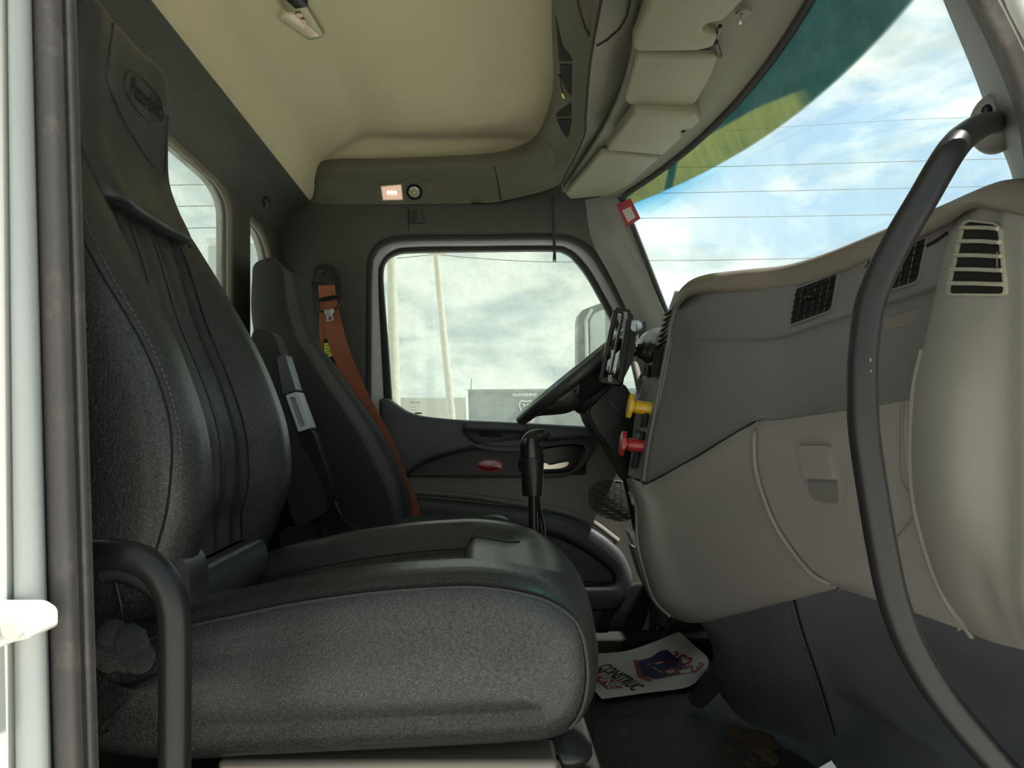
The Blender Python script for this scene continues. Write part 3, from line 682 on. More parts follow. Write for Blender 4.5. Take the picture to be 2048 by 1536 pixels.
# ================================================================ driver door
def door():
    d = thing('door_1', None, None, W(1000, 1000, 2.43)); struct(d, 'far door with slate pad, grey panel and window')
    Of = c2([(752, 1290), (751, 1000), (750, 700), (750, 548), (758, 515), (779, 493), (822, 485), (960, 483), (1103, 482), (1140, 488), (1170, 508), (1200, 552), (1245, 640), (1290, 720), (1300, 900), (1300, 1290)], 5)
    Os = c2([(772, 870), (770, 830), (763, 700), (757, 560), (763, 524), (786, 501), (826, 494), (960, 492), (1104, 491), (1136, 497), (1160, 515), (1190, 556), (1240, 650), (1268, 710), (1272, 870)], 5)
    G = c2([(786, 865), (784, 820), (776, 700), (768, 600), (765, 545), (772, 521), (793, 507), (831, 503), (960, 501), (1100, 500), (1130, 505), (1150, 520), (1181, 562), (1231, 655), (1256, 700), (1262, 865)], 5)
    # frame has the seal-sized hole
    Oh = c2([(773, 868), (770, 830), (763, 700), (757, 560), (763, 524), (786, 501), (826, 494), (960, 492), (1104, 491), (1136, 497), (1160, 515), (1190, 556), (1240, 650), (1268, 710), (1272, 868)], 5)
    plate('door_frame', c2([(725, 1290), (722, 1000), (720, 700), (718, 540), (735, 495), (765, 468), (815, 460), (960, 460), (1110, 460), (1155, 466), (1200, 490), (1230, 545), (1280, 640), (1318, 720), (1330, 900), (1330, 1290)], 5), 2.462, M['frame'], d, th=.04, bev=.006, holes=[Oh])
    plate('window_seal', [(x, y) for x, y in Os], 2.448, M['rubber'], d, th=.03, bev=.006, holes=[G])
    gm = glass('dusty_door_glass', (.90, .95, .92), .13, hazecol=(.85, .86, .78))[0]
    struct(plate('window_2', [(x, y) for x, y in c2([(784, 872), (782, 820), (772, 700), (764, 600), (761, 545), (768, 518), (790, 504), (831, 499), (960, 497), (1100, 496), (1133, 501), (1154, 517), (1185, 560), (1235, 655), (1260, 700), (1266, 872)], 4)], 2.466, gm, None, th=.004, bev=0), 'dusty side glass in the far door')
    # grey door skin
    plate('door_panel', rp([(745, 870), (1300, 870), (1300, 1292), (745, 1292)], 12), 2.40, M['door_grey'], d, th=.022, bev=.006)
    # upper pad with the ledge, hole for the pull
    rec = rp([(928, 862), (1052, 866), (1046, 893), (985, 893), (950, 884)], [6, 4, 6, 18, 14], 5)
    padl = [(758, 830), (757, 803), (763, 797), (776, 798), (792, 809), (812, 822), (840, 831), (880, 836), (930, 840), (1050, 846), (1160, 852), (1262, 856), (1275, 878), (1196, 876), (1130, 880), (1060, 887), (1000, 893), (950, 899), (900, 909), (855, 924), (830, 938), (812, 952), (800, 975), (757, 980)]
    padc = c2(padl[:11], 4, False)+c2(padl[11:], 4, False)
    pd = plate('arm_pad', padc, 2.335, M['door_dark'], d, th=.085, bev=.016, holes=[rec])
    q = plate('pull_recess', rp([(922, 856), (1058, 860), (1054, 898), (922, 894)], 6), 2.385, M['door_dark'], d, th=.012)
    MB().beam(W(926, 851, 2.325), W(1058, 856, 2.325), .034, .045, (0, 1, 0)).build('pull_grip', M['door_dark'], d, bevel=.012, seg=4)
    MB().tube([W(x, y, 2.335) for x, y in rec+rec[:1]], .0025, 6).build('recess_rim', M['door_dark'], d)
    q = c2([(957, 867), (962, 862), (1000, 863), (1004, 867), (1001, 874), (962, 873)], 4)
    plate('pull_pocket', q, 2.380, M['black_matte'], d, th=.008, bev=.002)
    # lock button ring on the ledge
    MB().lathe(Vector((W(836, 829, 2.36).x, 2.375, W(836, 830, 2.36).z+.004)), (0, 0, 1), [(.013, 0), (.013, .004), (.008, .005), (.006, .002)], 20).build('lock_plunger', M['black'], d)
    # dark insert with a curved top edge
    ins = [(811, 953)]+c2([(811, 952), (830, 936), (858, 921), (900, 906), (950, 897), (1000, 890), (1060, 884), (1130, 878), (1196, 874)], 4, False)[1:]+c2([(1197, 876), (1190, 898), (1176, 922), (1158, 940), (1138, 950), (1115, 955)], 4, False)+[(1000, 955)]
    hb = c2([(1052, 930), (1052, 915), (1075, 900), (1110, 893), (1150, 890), (1166, 893), (1168, 902), (1158, 924), (1142, 940), (1120, 944), (1062, 944)], 4)
    plate('door_insert', ins, 2.375, M['door_insert'], d, th=.03, bev=.004, holes=[hb])
    plate('handle_bowl', rp([(1040, 886), (1176, 884), (1172, 950), (1040, 950)], 5), 2.397, M['black'], d, th=.006)
    MB().tube([W(x, y, 2.374) for x, y in hb], .0035, 6, closed=True).build('bowl_rim', M['black'], d)
    MB().prism([c2([(1070, 931), (1090, 926), (1100, 930), (1120, 926), (1137, 924), (1133, 932), (1116, 937), (1080, 938), (1070, 936)], 4)], lambda x, y, e: W(x, y, 2.365)+Vector((0, e, 0)), .018, .003).build('inner_handle', M['chrome'], d)
    MB().tube([W(x, y, 2.366) for x, y in c2([(1040, 925), (1046, 918), (1060, 918), (1060, 944), (1046, 944), (1040, 936)], 3)], .004, 6, closed=True).build('lock_ring', M['black'], d)
    # red oval emblem
    em = [(980+25*math.cos(a), 931+11.5*math.sin(a)) for a in [2*math.pi*k/36 for k in range(36)]]
    e = plate('oval_emblem', em, 2.368, M['emblem'], d, th=.008, bev=.003); e['label'] = 'red oval emblem with raised script'
    rim = plate('emblem_rim', [(980+26.5*math.cos(a), 931+13*math.sin(a)) for a in [2*math.pi*k/36 for k in range(36)]], 2.371, mat('emblem_edge', (.20, .16, .15), .4), d, th=.006, bev=.001)
    text('emblem_script', 'Peterbilt', W(980, 930.5, 2.3665), (1, 0, 0), (0, 0, 1), .021, mat('script_metal', (.40, .16, .15), .4, metal=.4), d, shear=.35, sx=.80)
    # lower shelf: dark rounded frame with map pocket
    lo = c2([(806, 1060), (806, 1000), (850, 998), (940, 1006), (1060, 1020), (1140, 1036), (1200, 1066), (1244, 1104), (1266, 1150), (1262, 1180), (1240, 1215), (1190, 1222), (1000, 1222), (806, 1222)], 5)
    pk = c2([(842, 1052), (850, 1046), (950, 1052), (1060, 1062), (1120, 1076), (1180, 1108), (1222, 1142), (1228, 1158), (1218, 1166), (1160, 1168), (1000, 1168), (850, 1168), (842, 1160)], 5)
    plate('lower_frame', lo, 2.365, M['door_dark'], d, th=.05, bev=.022, holes=[pk])
    MB().tube([W(x, y, 2.372) for x, y in pk], .005, 6, closed=True).build('pocket_rim', M['black'], d)
    plate('map_pocket', pk, 2.392, M['door_insert'], d, th=.006, bev=0)
    # pale bevel line under the grey panel
    MB().tube(cr([W(x, y, 2.392) for x, y in [(800, 984), (850, 985), (940, 993), (1050, 1009), (1110, 1019), (1180, 1042), (1236, 1082)]], 5), .010, 8).build('panel_bead', M['door_grey'], d)
    # black kick plate
    plate('kick_plate', c2([(745, 1200), (1000, 1205), (1180, 1208), (1240, 1180), (1268, 1168), (1292, 1170), (1302, 1200), (1290, 1250), (1270, 1276), (1240, 1283), (745, 1285)], 4), 2.385, M['void'], d, th=.03, bev=.01)
    # hexagon speaker grille
    gr = c2([(1180, 1005), (1178, 985), (1190, 968), (1210, 961), (1240, 962), (1265, 970), (1275, 1000), (1272, 1030), (1250, 1042), (1222, 1040), (1196, 1028)], 4)
    g = plate('speaker_grille', gr, 2.393, mat('grille_grey', (.085, .082, .072), .7, ('hex', 600, .0006)), d, th=.010, bev=.003)
    mb = MB(); R = 8.4
    def inside(x, y):
        c = False
        for i in range(len(gr)):
            (a, b), (e2, f2) = gr[i-1], gr[i]
            if (b > y) != (f2 > y) and x < (e2-a)*(y-b)/(f2-b)+a: c = not c
        return c
    for i in range(-1, 12):
        for j in range(-1, 12):
            x = 1172+i*R*1.5*1.02; y = 960+j*R*1.732+(R*.866 if i % 2 else 0)
            if not inside(x, y): continue
            h = [(x+R*.93*math.cos(k*math.pi/3), y+R*.93*math.sin(k*math.pi/3)) for k in range(6)]
            mb.tube([W(a, b, 2.3925) for a, b in h], .0008, 4, closed=True)
    mb.build('grille_ribs', mat('grille_rib', (.055, .053, .047), .7), g, smooth=False)
    # sill
    struct(MB().box((.25, 2.36, .035), (1.4, .10, .07)).build('trim_15', M['void'], bevel=.01), 'ribbed black sill under the far door')
    # glass etching
    t = text('etched_mark', 'PACCAR', W(830, 805, 2.464), (1, 0, 0), (0, 0, 1), .0095, M['black'], None, mirror=True, ext=.0002)
    tag(t, 'small mirrored etched lettering in the lower left of the far window', 'glass marking')
    for k, (y, w) in enumerate(((814, 10), (820, 14), (829, 16))):
        r = [MB().box(W(822+i*3.2, y, 2.464), (.0035, .0004, .0016)) for i in range(int(w/3))]
        m2 = MB(); [m2.add(q.v, q.f) for q in r]; m2.build('fine_print', M['black'], t, smooth=False)
door()
# ================================================================ seats
class Back:
    """upright seat back: a front face that leans with height, bolsters, rounded sides"""
    def __init__(s, Yc, sil, hw, th, A, bol, pleat=0, R=.05, flat=.10, fade=.07, pz=(0, 9), cres=0):
        s.Yc, s.sil, s.hw, s.th, s.A, s.pleat, s.R, s.flat, s.fade, s.pz = Yc, sil, hw, th, A, pleat, R, flat, fade, pz
    def fx(s, z, y, e=0):
        w = max(.01, sinterp(s.hw, z)-e); X = sinterp(s.sil, z); ay = abs(y); R = min(s.R, w*.6)
        k = min(1., sinterp(s.hw, z)/.2)
        rec = (s.A(z) if callable(s.A) else s.A)*(1-sm((ay-s.flat*k)/s.fade))
        if s.pleat and s.pz[0] < z < s.pz[1] and ay < s.flat*k+.012:
            f = sm((z-s.pz[0])/.03)*sm((s.pz[1]-z)/.03)
            rec += s.pleat*f*(1-abs(math.sin(math.pi*(y/(s.flat*k)*1.5+.5)))**.45)
        off = 0
        if ay > w-R: off = R*(1-math.sqrt(max(0, 1-((ay-(w-R))/R)**2)))
        return X-rec-off-e
    def ring(s, z, e=0, dz=0, ny=64):
        w = max(.01, sinterp(s.hw, z)-e); X = sinterp(s.sil, z); T = interp(s.th, z); r = []
        for k in range(ny+1):
            y = -w+2*w*k/ny; y = w*math.sin(y/w*math.pi/2)*.35+y*.65
            r.append(Vector((s.fx(z, y, e), s.Yc+y, z+dz)))
        R2 = min(.04, w*.5)
        for k in range(ny//2+1):
            y = w-2*w*k/(ny//2); y = w*math.sin(y/w*math.pi/2)*.35+y*.65; ay = abs(y); off = 0
            if ay > w-R2: off = R2*(1-math.sqrt(max(0, 1-((ay-(w-R2))/R2)**2)))
            r.append(Vector((X-T+off+e, s.Yc+y, z+dz)))
        return r
    def rings(s, z0, z1, n, rt=.03, rb=.02):
        out = []
        for a in (90, 60, 35, 15): a = math.radians(a); out.append(s.ring(z0, rb*math.sin(a)**2 if a < 1.5 else rb, -rb*math.sin(a)+0))
        for k in range(n+1): out.append(s.ring(z0+(z1-z0)*k/n))
        for a in (15, 35, 55, 75, 90): a = math.radians(a); out.append(s.ring(z1, rt*(1-math.cos(a)), rt*math.sin(a)))
        return out
def passenger_seat():
    t = thing('leather_seat', 'large black leather passenger seat with tall headrest in the foreground', 'seat', (-.2, 1.07, .36))
    Yc = 1.07
    sil = [(.50, -.425), (.54, -.412), (.557, -.405), (.60, -.388), (.63, -.378), (.69, -.362), (.75, -.362), (.80, -.370), (.862, -.390), (.92, -.414), (.986, -.448), (1.06, -.487), (1.129, -.524), (1.18, -.548), (1.26, -.556), (1.42, -.552)]
    hw = [(.50, .215), (.56, .222), (.63, .238), (.72, .248), (.90, .245), (1.0, .236), (1.08, .216), (1.13, .200), (1.17, .178), (1.22, .146)]
    bk = Back(Yc, sil, hw, [(.5, .15), (.8, .16), (1.2, .11)], lambda z: .016+.036*sm((1.13-z)/.22)*sm((z-.54)/.12), 0, pleat=.012, R=.055, flat=.094, fade=.075, pz=(.585, 1.15))
    b = MB().loft(bk.rings(.50, 1.195, 64, .022, .02)).build('backrest', M['leather'], t, ang=70)
    # front rolls above the cushion
    sil2 = [(.50, -.400), (.535, -.386), (.56, -.388), (.59, -.398), (.61, -.41)]
    lum = Back(Yc, sil2, [(.5, .200), (.56, .204), (.6, .206)], [(.5, .07)], .0, 0, R=.06, flat=.12, fade=.05)
    MB().loft(lum.rings(.505, .585, 12, .012, .01)).build('lumbar_roll', M['leather_fine'], t, ang=70)
    # headrest
    hs = [(1.08, -.496), (1.12, -.506), (1.17, -.530), (1.22, -.546), (1.30, -.547), (1.38, -.545), (1.43, -.552)]
    hh = [(1.08, .130), (1.13, .134), (1.20, .137), (1.26, .137), (1.34, .133), (1.43, .126)]
    hd = Back(Yc, hs, hh, [(1.1, .10), (1.4, .09)], .006, 0, R=.035, flat=.06, fade=.06)
    rings = hd.rings(1.118, 1.385, 28, .028, .010)
    for r in rings:                                                   # V-shaped hem
        for q in r:
            if q.z < 1.15: q.z -= 0
    MB().loft(rings).build('headrest', M['leather_fine'], t, ang=70)
    # headrest patch outline and script
    def hp(y, z, off=.0015): return Vector((hd.fx(z, y)+off, Yc+y, z))
    q = []
    for (y, z) in [(-.06, 1.39), (-.074, 1.34), (-.070, 1.30), (-.02, 1.262), (.05, 1.232), (.092, 1.222), (.100, 1.232), (.104, 1.29), (.108, 1.33)]: q.append(hp(y, z, .0))
    MB().tube(cr(q, 5), .0026, 6).build('patch_seam', M['leather_fine'], t)
    ov = [hp(.035+.058*math.cos(a), 1.325+.030*math.sin(a), .0005) for a in [2*math.pi*k/40 for k in range(40)]]
    MB().tube(ov, .0022, 6, closed=True).build('embossed_oval', M['leather_fine'], t)
    tt = text('embossed_script', 'Peterbilt', Vector((0, .035, 1.325)), (0, 1, 0), (0, 0, 1), .042, M['black_matte'], t, shear=.3, sx=.62, surf=None)
    for v in tt.data.vertices: pass
    # place the script on the surface
    wl = wloc(tt)
    for v in tt.data.vertices:
        g = v.co+wl; yy = g.y; zz = g.z
        p = hp(yy, zz, .0012+g.x*0); v.co = p-wl
    # seams
    def seam(name, fn, zs, m, r=.0017): MB().tube([fn(z) for z in zs], r, 6).build(name, m, t)
    def ln(y, off=.0005): return lambda z: Vector((bk.fx(z, y(z))+off, Yc+y(z), z))
    zs = [.60+.01*k for k in range(54)]
    yn = lambda z: -(sinterp(hw, z)-(.006+.011*math.exp(-((z-.84)/.12)**2)))
    yf = lambda z: (sinterp(hw, z)-.022)
    seam('bolster_seam', ln(yn, -.0006), zs, M['void'])
    mb = MB(); f = ln(lambda z: yn(z)+.006, .0012); zz = .60
    while zz < 1.13: mb.beam(f(zz), f(zz+.0045), .0016, .0012); zz += .0075
    mb.build('stitching', M['thread'], t, smooth=False)
    seam('inner_seam', ln(lambda z: .108, -.0004), zs[:-3], M['void'], .0018)
    seam('inner_seam', ln(lambda z: -.108, -.0004), zs[:-3], M['void'], .0018)
    for yy_ in (-.066, -.033, .0, .033, .066): seam('pleat_seam', ln(lambda z: yy_, -.0002), zs[:-3], M['void'], .0013)
    MB().tube([Vector((hd.fx(1.112, y)-.004, Yc+y, 1.106)) for y in [-.12+.24*k/24 for k in range(25)]], .0022, 6).build('hem_seam', M['void'], t)
    # cushion
    s = .86/F
    pr = [(150, 1500), (150, 1330), (230, 1272), (380, 1212), (500, 1183), (600, 1162), (750, 1141), (880, 1131), (960, 1130), (1040, 1141), (1100, 1160), (1150, 1196), (1176, 1240), (1192, 1300), (1197, 1360), (1186, 1420), (1160, 1465), (1115, 1496), (1040, 1508), (900, 1516), (700, 1526), (500, 1535), (300, 1543)]
    P = cr([Vector(((x-CX)*q/F, 0, CZ+(CY-y)*q/F)) for x, y, q in [(x, y, interp([(1180, .858), (1330, .812)], y)) for x, y in pr]], 5, closed=True)
    n = len(P); N = []
    for i in range(n):
        d = (P[(i+1) % n]-P[i-1]); d.normalize(); N.append(Vector((d.z, 0, -d.x)))    # points inward for this winding
    cen = sum(P, Vector())/n
    if sum((cen-P[i]).dot(N[i]) for i in range(n)) < 0: N = [-q for q in N]
    Y0, Y1, R = .800, 1.318, .055
    def topmod(p, Y):
        if p.z < .50: return 0
        f = sm((p.z-.47)/.06)
        y = abs(Y-Yc)
        val = .042*(1-sm((y-.120)/.052))
        front = sm((p.x+.032)/.010)                       # raised front pad
        back = 1-front
        m = val*back+val*.55*front*(1-sm((p.x-.03)/.08))
        if p.x < -.032: m += .004*(1-sm((y-.13)/.02))
        # far bolster slopes earlier than the near one
        return -m*f
    rings = []
    prof = [(R*(1-math.cos(a)), R*(1-math.sin(a))) for a in [math.radians(q) for q in (0, 12, 25, 38, 52, 68, 90)]]
    ysec = [(Y0+d, e) for e, d in prof[::-1]]
    ysec = [(Y0+R*(1-math.sin(a)), R*(1-math.cos(a))) for a in [math.radians(q) for q in (90, 72, 58, 45, 32, 20, 8)]]
    ysec += [(Y0+R+(Y1-Y0-2*R)*k/30, 0) for k in range(31)]
    ysec += [(Y1-R+R*math.sin(a), R*(1-math.cos(a))) for a in [math.radians(q) for q in (8, 20, 32, 45, 58, 72, 90)]]
    def pt(i, Y, e):
        p = P[i]+N[i]*e; q = Vector((p.x, Y, p.z)); q.z += topmod(p, Y)
        if Y > Yc and p.z > .45: q.z -= .0
        # crown of the front edge
        q.x += .022*math.cos((Y-Yc)/.27*math.pi/2)*sm((p.x-.02)/.1)
        return q
    def bulge(Y): return 0
    rings = []
    for Y, e in ysec: rings.append([pt(i, Y, e) for i in range(n)])
    # near and far faces closed with shrinking rings, bulging outwards
    def capr(Y, e0, sg):
        out = []
        for k in range(1, 9):
            f = k/8; r = []
            for i in range(n):
                a = pt(i, Y, e0); c = Vector((cen.x, Y, cen.z+.0)); 
                # shrink mostly in height towards the mid line
                q = a.lerp(Vector((max(min(a.x, .03), -.40), Y, .49)), f)
                q.y += sg*.011*math.sin(f*math.pi/2); r.append(q)
            out.append(r)
        return out
    near = capr(ysec[0][0], ysec[0][1], -1)[::-1]; farr = capr(ysec[-1][0], ysec[-1][1], 1)
    MB().loft(near+rings+farr, cap=False).build('cushion', M['leather'], t, ang=70)
    # piping along the near top edge
    k0 = [i for i in range(n)]
    a = math.radians(43); e, yy = R*(1-math.cos(a)), Y0+R*(1-math.sin(a))
    path = [pt(i, yy, e)+Vector((0, -.0002, 0)) for i in range(8, 82) if not (P[i].z < .40)]
    sm_ = [p for p in path]
    MB().tube(sm_, .0020, 6).build('cushion_seam', M['void'], t)
    MB().tube([p+Vector((0, -.003, -.003)) for p in sm_], .0020, 6).build('cushion_piping', M['leather_fine'], t)
    # seam at the step of the front pad
    def topz(x, y):
        # highest profile point at x
        best = max((P[i].z for i in range(n) if abs(P[i].x-x) < .012), default=.6)
        return best+topmod(Vector((x, 0, best)), y)
    def sp_(x, y, off=0): 
        q = Vector((x, 0, topz0(x))); return Vector((x, Yc+y, q.z+topmod(Vector((x, 0, q.z)), Yc+y)+off))
    TP = sorted([(P[i].x, P[i].z) for i in range(n) if P[i].z > .52 or (P[i].z > .5 and P[i].x > 0)])
    def topz0(x): return interp(TP, x)
    for sg in (-1, 1): MB().tube([sp_(-.36+.42*k/40, sg*(.128-.02*sm((k-30)/10)), .0) for k in range(41)], .0018, 6).build('insert_seam', M['void'], t)
    MB().tube([sp_(-.0335, -.125+.25*k/20, .0) for k in range(21)], .0020, 6).build('step_seam', M['void'], t)
    # base plate, bellows
    MB().box((-.12, 1.05, .368), (.42, .42, .030)).build('base_plate', mat('seat_plate', (.19, .175, .15), .45, metal=.2), t, bevel=.006)
    MB().tube([Vector((.085, .86, .375)), Vector((.105, .86, .335)), Vector((.115, .86, .29))], .010, 8).build('slide_lever', M['black'], t)
    rings = []
    for k in range(97):
        z = .385-.375*k/96; g = abs(math.sin(math.pi*k/12)); w = .022*g
        x1 = .115+.055*min(1, k/40)+w; x0 = -.33-w; y0 = .90-w; y1 = 1.25+w; rr = .05
        rings.append([Vector((x, y, z)) for x, y in rp([(x0, y0), (x1, y0), (x1, y1), (x0, y1)], rr, 5)])
    MB().loft(rings).build('bellows', mat('bellows_rubber', (.016, .016, .017), .4), t)
    # recliner cover and bracket at the back
    MB().prism([c2([(205, 1120), (250, 1112), (330, 1100), (372, 1130), (380, 1190), (378, 1230), (330, 1262), (285, 1285), (240, 1290), (205, 1300)], 4)], lambda x, y, e: W(x, y, .86)+Vector((0, e, 0)), .06, .012).build('recliner_cover', M['leather_fine'], t)
    MB().tube(cr([W(208, 1150, .84), W(225, 1146, .84), W(262, 1152, .84), (W(300, 1172, .84)), W(330, 1200, .84)], 5), .012, 10).build('recliner_lever', M['leather_fine'], t)
    MB().tube([W(232, 1165, .835), W(242, 1210, .835), W(250, 1262, .835)], .0022, 6).build('cover_edge', M['black'], t)
    MB().lathe(Vector((-.415, .845, .618)), (0, -1, 0), [(.022, 0), (.022, .008), (.018, .014), (.004, .016)], 24).build('recliner_knob', M['black'], t)
    return t
passenger_seat()
def fleece():
    mb = MB(); random.seed(3)
    for i in range(26):
        x = 200+random.random()*85; y = 1265+random.random()*55+abs(x-235)*.10
        mb.sphere(W(x, y, .79), (.010+.008*random.random(),)*3, 5)
    o = mb.build('fleece_rag', M['fleece']); tag(o, 'fuzzy black fleece bundle tucked behind the leather seat cushion', 'fleece')
    bm = bmesh.new(); bm.from_mesh(o.data); bm.free()
    dm = o.modifiers.new('remesh', 'REMESH'); dm.mode = 'VOXEL'; dm.voxel_size = .0022
    tx = bpy.data.textures.new('fuzz', 'CLOUDS'); tx.noise_scale = .003
    d = o.modifiers.new('fuzz', 'DISPLACE'); d.texture = tx; d.strength = .004
fleece()
def driver_seat():
    t = thing('cloth_seat', 'black cloth driver seat behind the leather seat, folded armrest on its side', 'seat', (-.35, 2.04, .36))
    Yc = 2.04
    sil = [(.46, -.24), (.52, -.243), (.586, -.252), (.65, -.275), (.70, -.300), (.758, -.328), (.84, -.383), (.933, -.448), (.99, -.485), (1.04, -.522), (1.10, -.548), (1.16, -.562), (1.23, -.572), (1.30, -.585)]
    hw = [(.46, .205), (.60, .212), (.80, .208), (.95, .195), (1.02, .176), (1.08, .146), (1.16, .128), (1.24, .116), (1.3, .11)]
    bk = Back(Yc, sil, hw, [(.46, .16), (.8, .17), (1.05, .12), (1.3, .085)], .016, 0, pleat=.006, R=.032, flat=.085, fade=.05, pz=(.70, .985))
    MB().loft(bk.rings(.46, 1.235, 60, .038, .02)).build('backrest', M['cloth'], t, ang=70)
    ln = lambda y, off=0.0: (lambda z: Vector((bk.fx(z, y(z))+off, Yc+y(z), z)))
    zs = [.48+.01*k for k in range(55)]
    for nm, f in (('side_seam', lambda z: -(sinterp(hw, z)-.010)), ('side_seam', lambda z: -(sinterp(hw, z)-.045)), ('side_seam', lambda z: sinterp(hw, z)-.04)):
        MB().tube([ln(f, .0)(z) for z in zs], .0015, 6).build(nm, M['black'], t)
    zz = 1.032; MB().tube([Vector((bk.fx(zz+.02*abs(y)/.1, y)+.0, Yc+y, zz+.02*abs(y)/.1)) for y in [-.15+.3*k/20 for k in range(21)]], .0016, 6).build('headrest_seam', M['black'], t)
    mb = MB(); z = 1.05
    f = lambda z: Vector((bk.fx(z, -(sinterp(hw, z)-.022))+.0012, Yc-(sinterp(hw, z)-.022), z))
    while z < 1.23: mb.beam(f(z), f(z+.005), .0014, .001); z += .009
    mb.build('stitching', M['thread'], t, smooth=False)
    # cushion (mostly hidden) and base
    rings = []
    for k in range(17):
        Y = 1.82+.44*k/16; e = .03*(1-math.sqrt(max(0, 1-(abs(k-8)/8)**6)))
        rings.append([Vector((x, Y, z)) for x, z in rp([(-.32+e, .38), (.12-e, .38), (.14-e, .46), (.06-e, .505-e), (-.32+e, .50-e)], .03, 4)])
    MB().loft(rings).build('cushion', M['cloth'], t, ang=60)
    MB().box((-.12, 2.04, .19), (.42, .36, .36)).build('pedestal', M['black_matte'], t, bevel=.02)
    # armrest folded up
    Y = 1.70
    q = c2([(506, 664), (526, 659), (545, 668), (556, 692), (566, 720), (590, 790), (616, 862), (640, 925), (656, 970), (663, 1000), (652, 1022), (625, 1040), (600, 1053), (586, 1040), (572, 985), (545, 900), (520, 800), (500, 720)], 4)
    MB().prism([q], lambda x, y, e: W(x, y, Y)+Vector((0, e, 0)), .075, .012).build('armrest', M['cloth'], t)
    q = rp([(553, 716), (569, 706), (592, 780), (566, 790)], [4, 6, 2, 2])
    MB().prism([q], lambda x, y, e: W(x, y, Y-.010)+Vector((0, e, 0)), .06, .004).build('armrest_cap', mat('armrest_plastic', (.06, .062, .066), .35), t)
    q = rp([(571, 790), (594, 783), (621, 856), (597, 864)], 3)
    o = MB().prism([q, rp([(579, 795), (589, 793), (610, 851), (600, 855)], 3)], lambda x, y, e: W(x, y, Y-.013)+Vector((0, e, 0)), .06, .003).build('armrest_grip', M['grey_light'], t); o['label'] = 'pale grey adjuster grip'
    MB().prism([rp([(577, 792), (591, 790), (613, 852), (600, 858)], 2)], lambda x, y, e: W(x, y, Y-.006)+Vector((0, e, 0)), .03, .001).build('grip_pocket', mat('grip_dark', (.22, .235, .26), .45), o)
    q = c2([(597, 868), (622, 860), (640, 905), (655, 950), (665, 985), (663, 1004), (655, 1015), (652, 985), (640, 950), (620, 910)], 4)
    MB().prism([q], lambda x, y, e: W(x, y, Y-.008)+Vector((0, e, 0)), .05, .005).build('armrest_trim', M['black'], t)
    # hinge bracket
    q = rp([(632, 1040), (668, 995), (702, 1044), (655, 1074), (640, 1070)], 4)
    MB().prism([q], lambda x, y, e: W(x, y, Y+.03)+Vector((0, e, 0)), .02, .003).build('hinge_plate', M['black'], t)
    MB().tube(cr([W(668, 1004, Y+.025), W(676, 1022, Y+.02), W(684, 1036, Y+.02), W(680, 1052, Y+.02)], 4), .006, 8).build('hinge_rib', M['black'], t)
    for x, y in ((670, 1008), (690, 1044), (648, 1064)):
        MB().lathe(W(x, y, Y+.028), (0, -1, 0), [(.008, 0), (.008, .004), (.003, .005)], 14).build('bolt', M['black'], t)
    MB().prism([rp([(560, 1060), (700, 1048), (760, 1100), (760, 1180), (560, 1200)], 10)], lambda x, y, e: W(x, y, Y+.05)+Vector((0, e, 0)), .06, .01).build('seat_frame', M['black_matte'], t)
driver_seat()
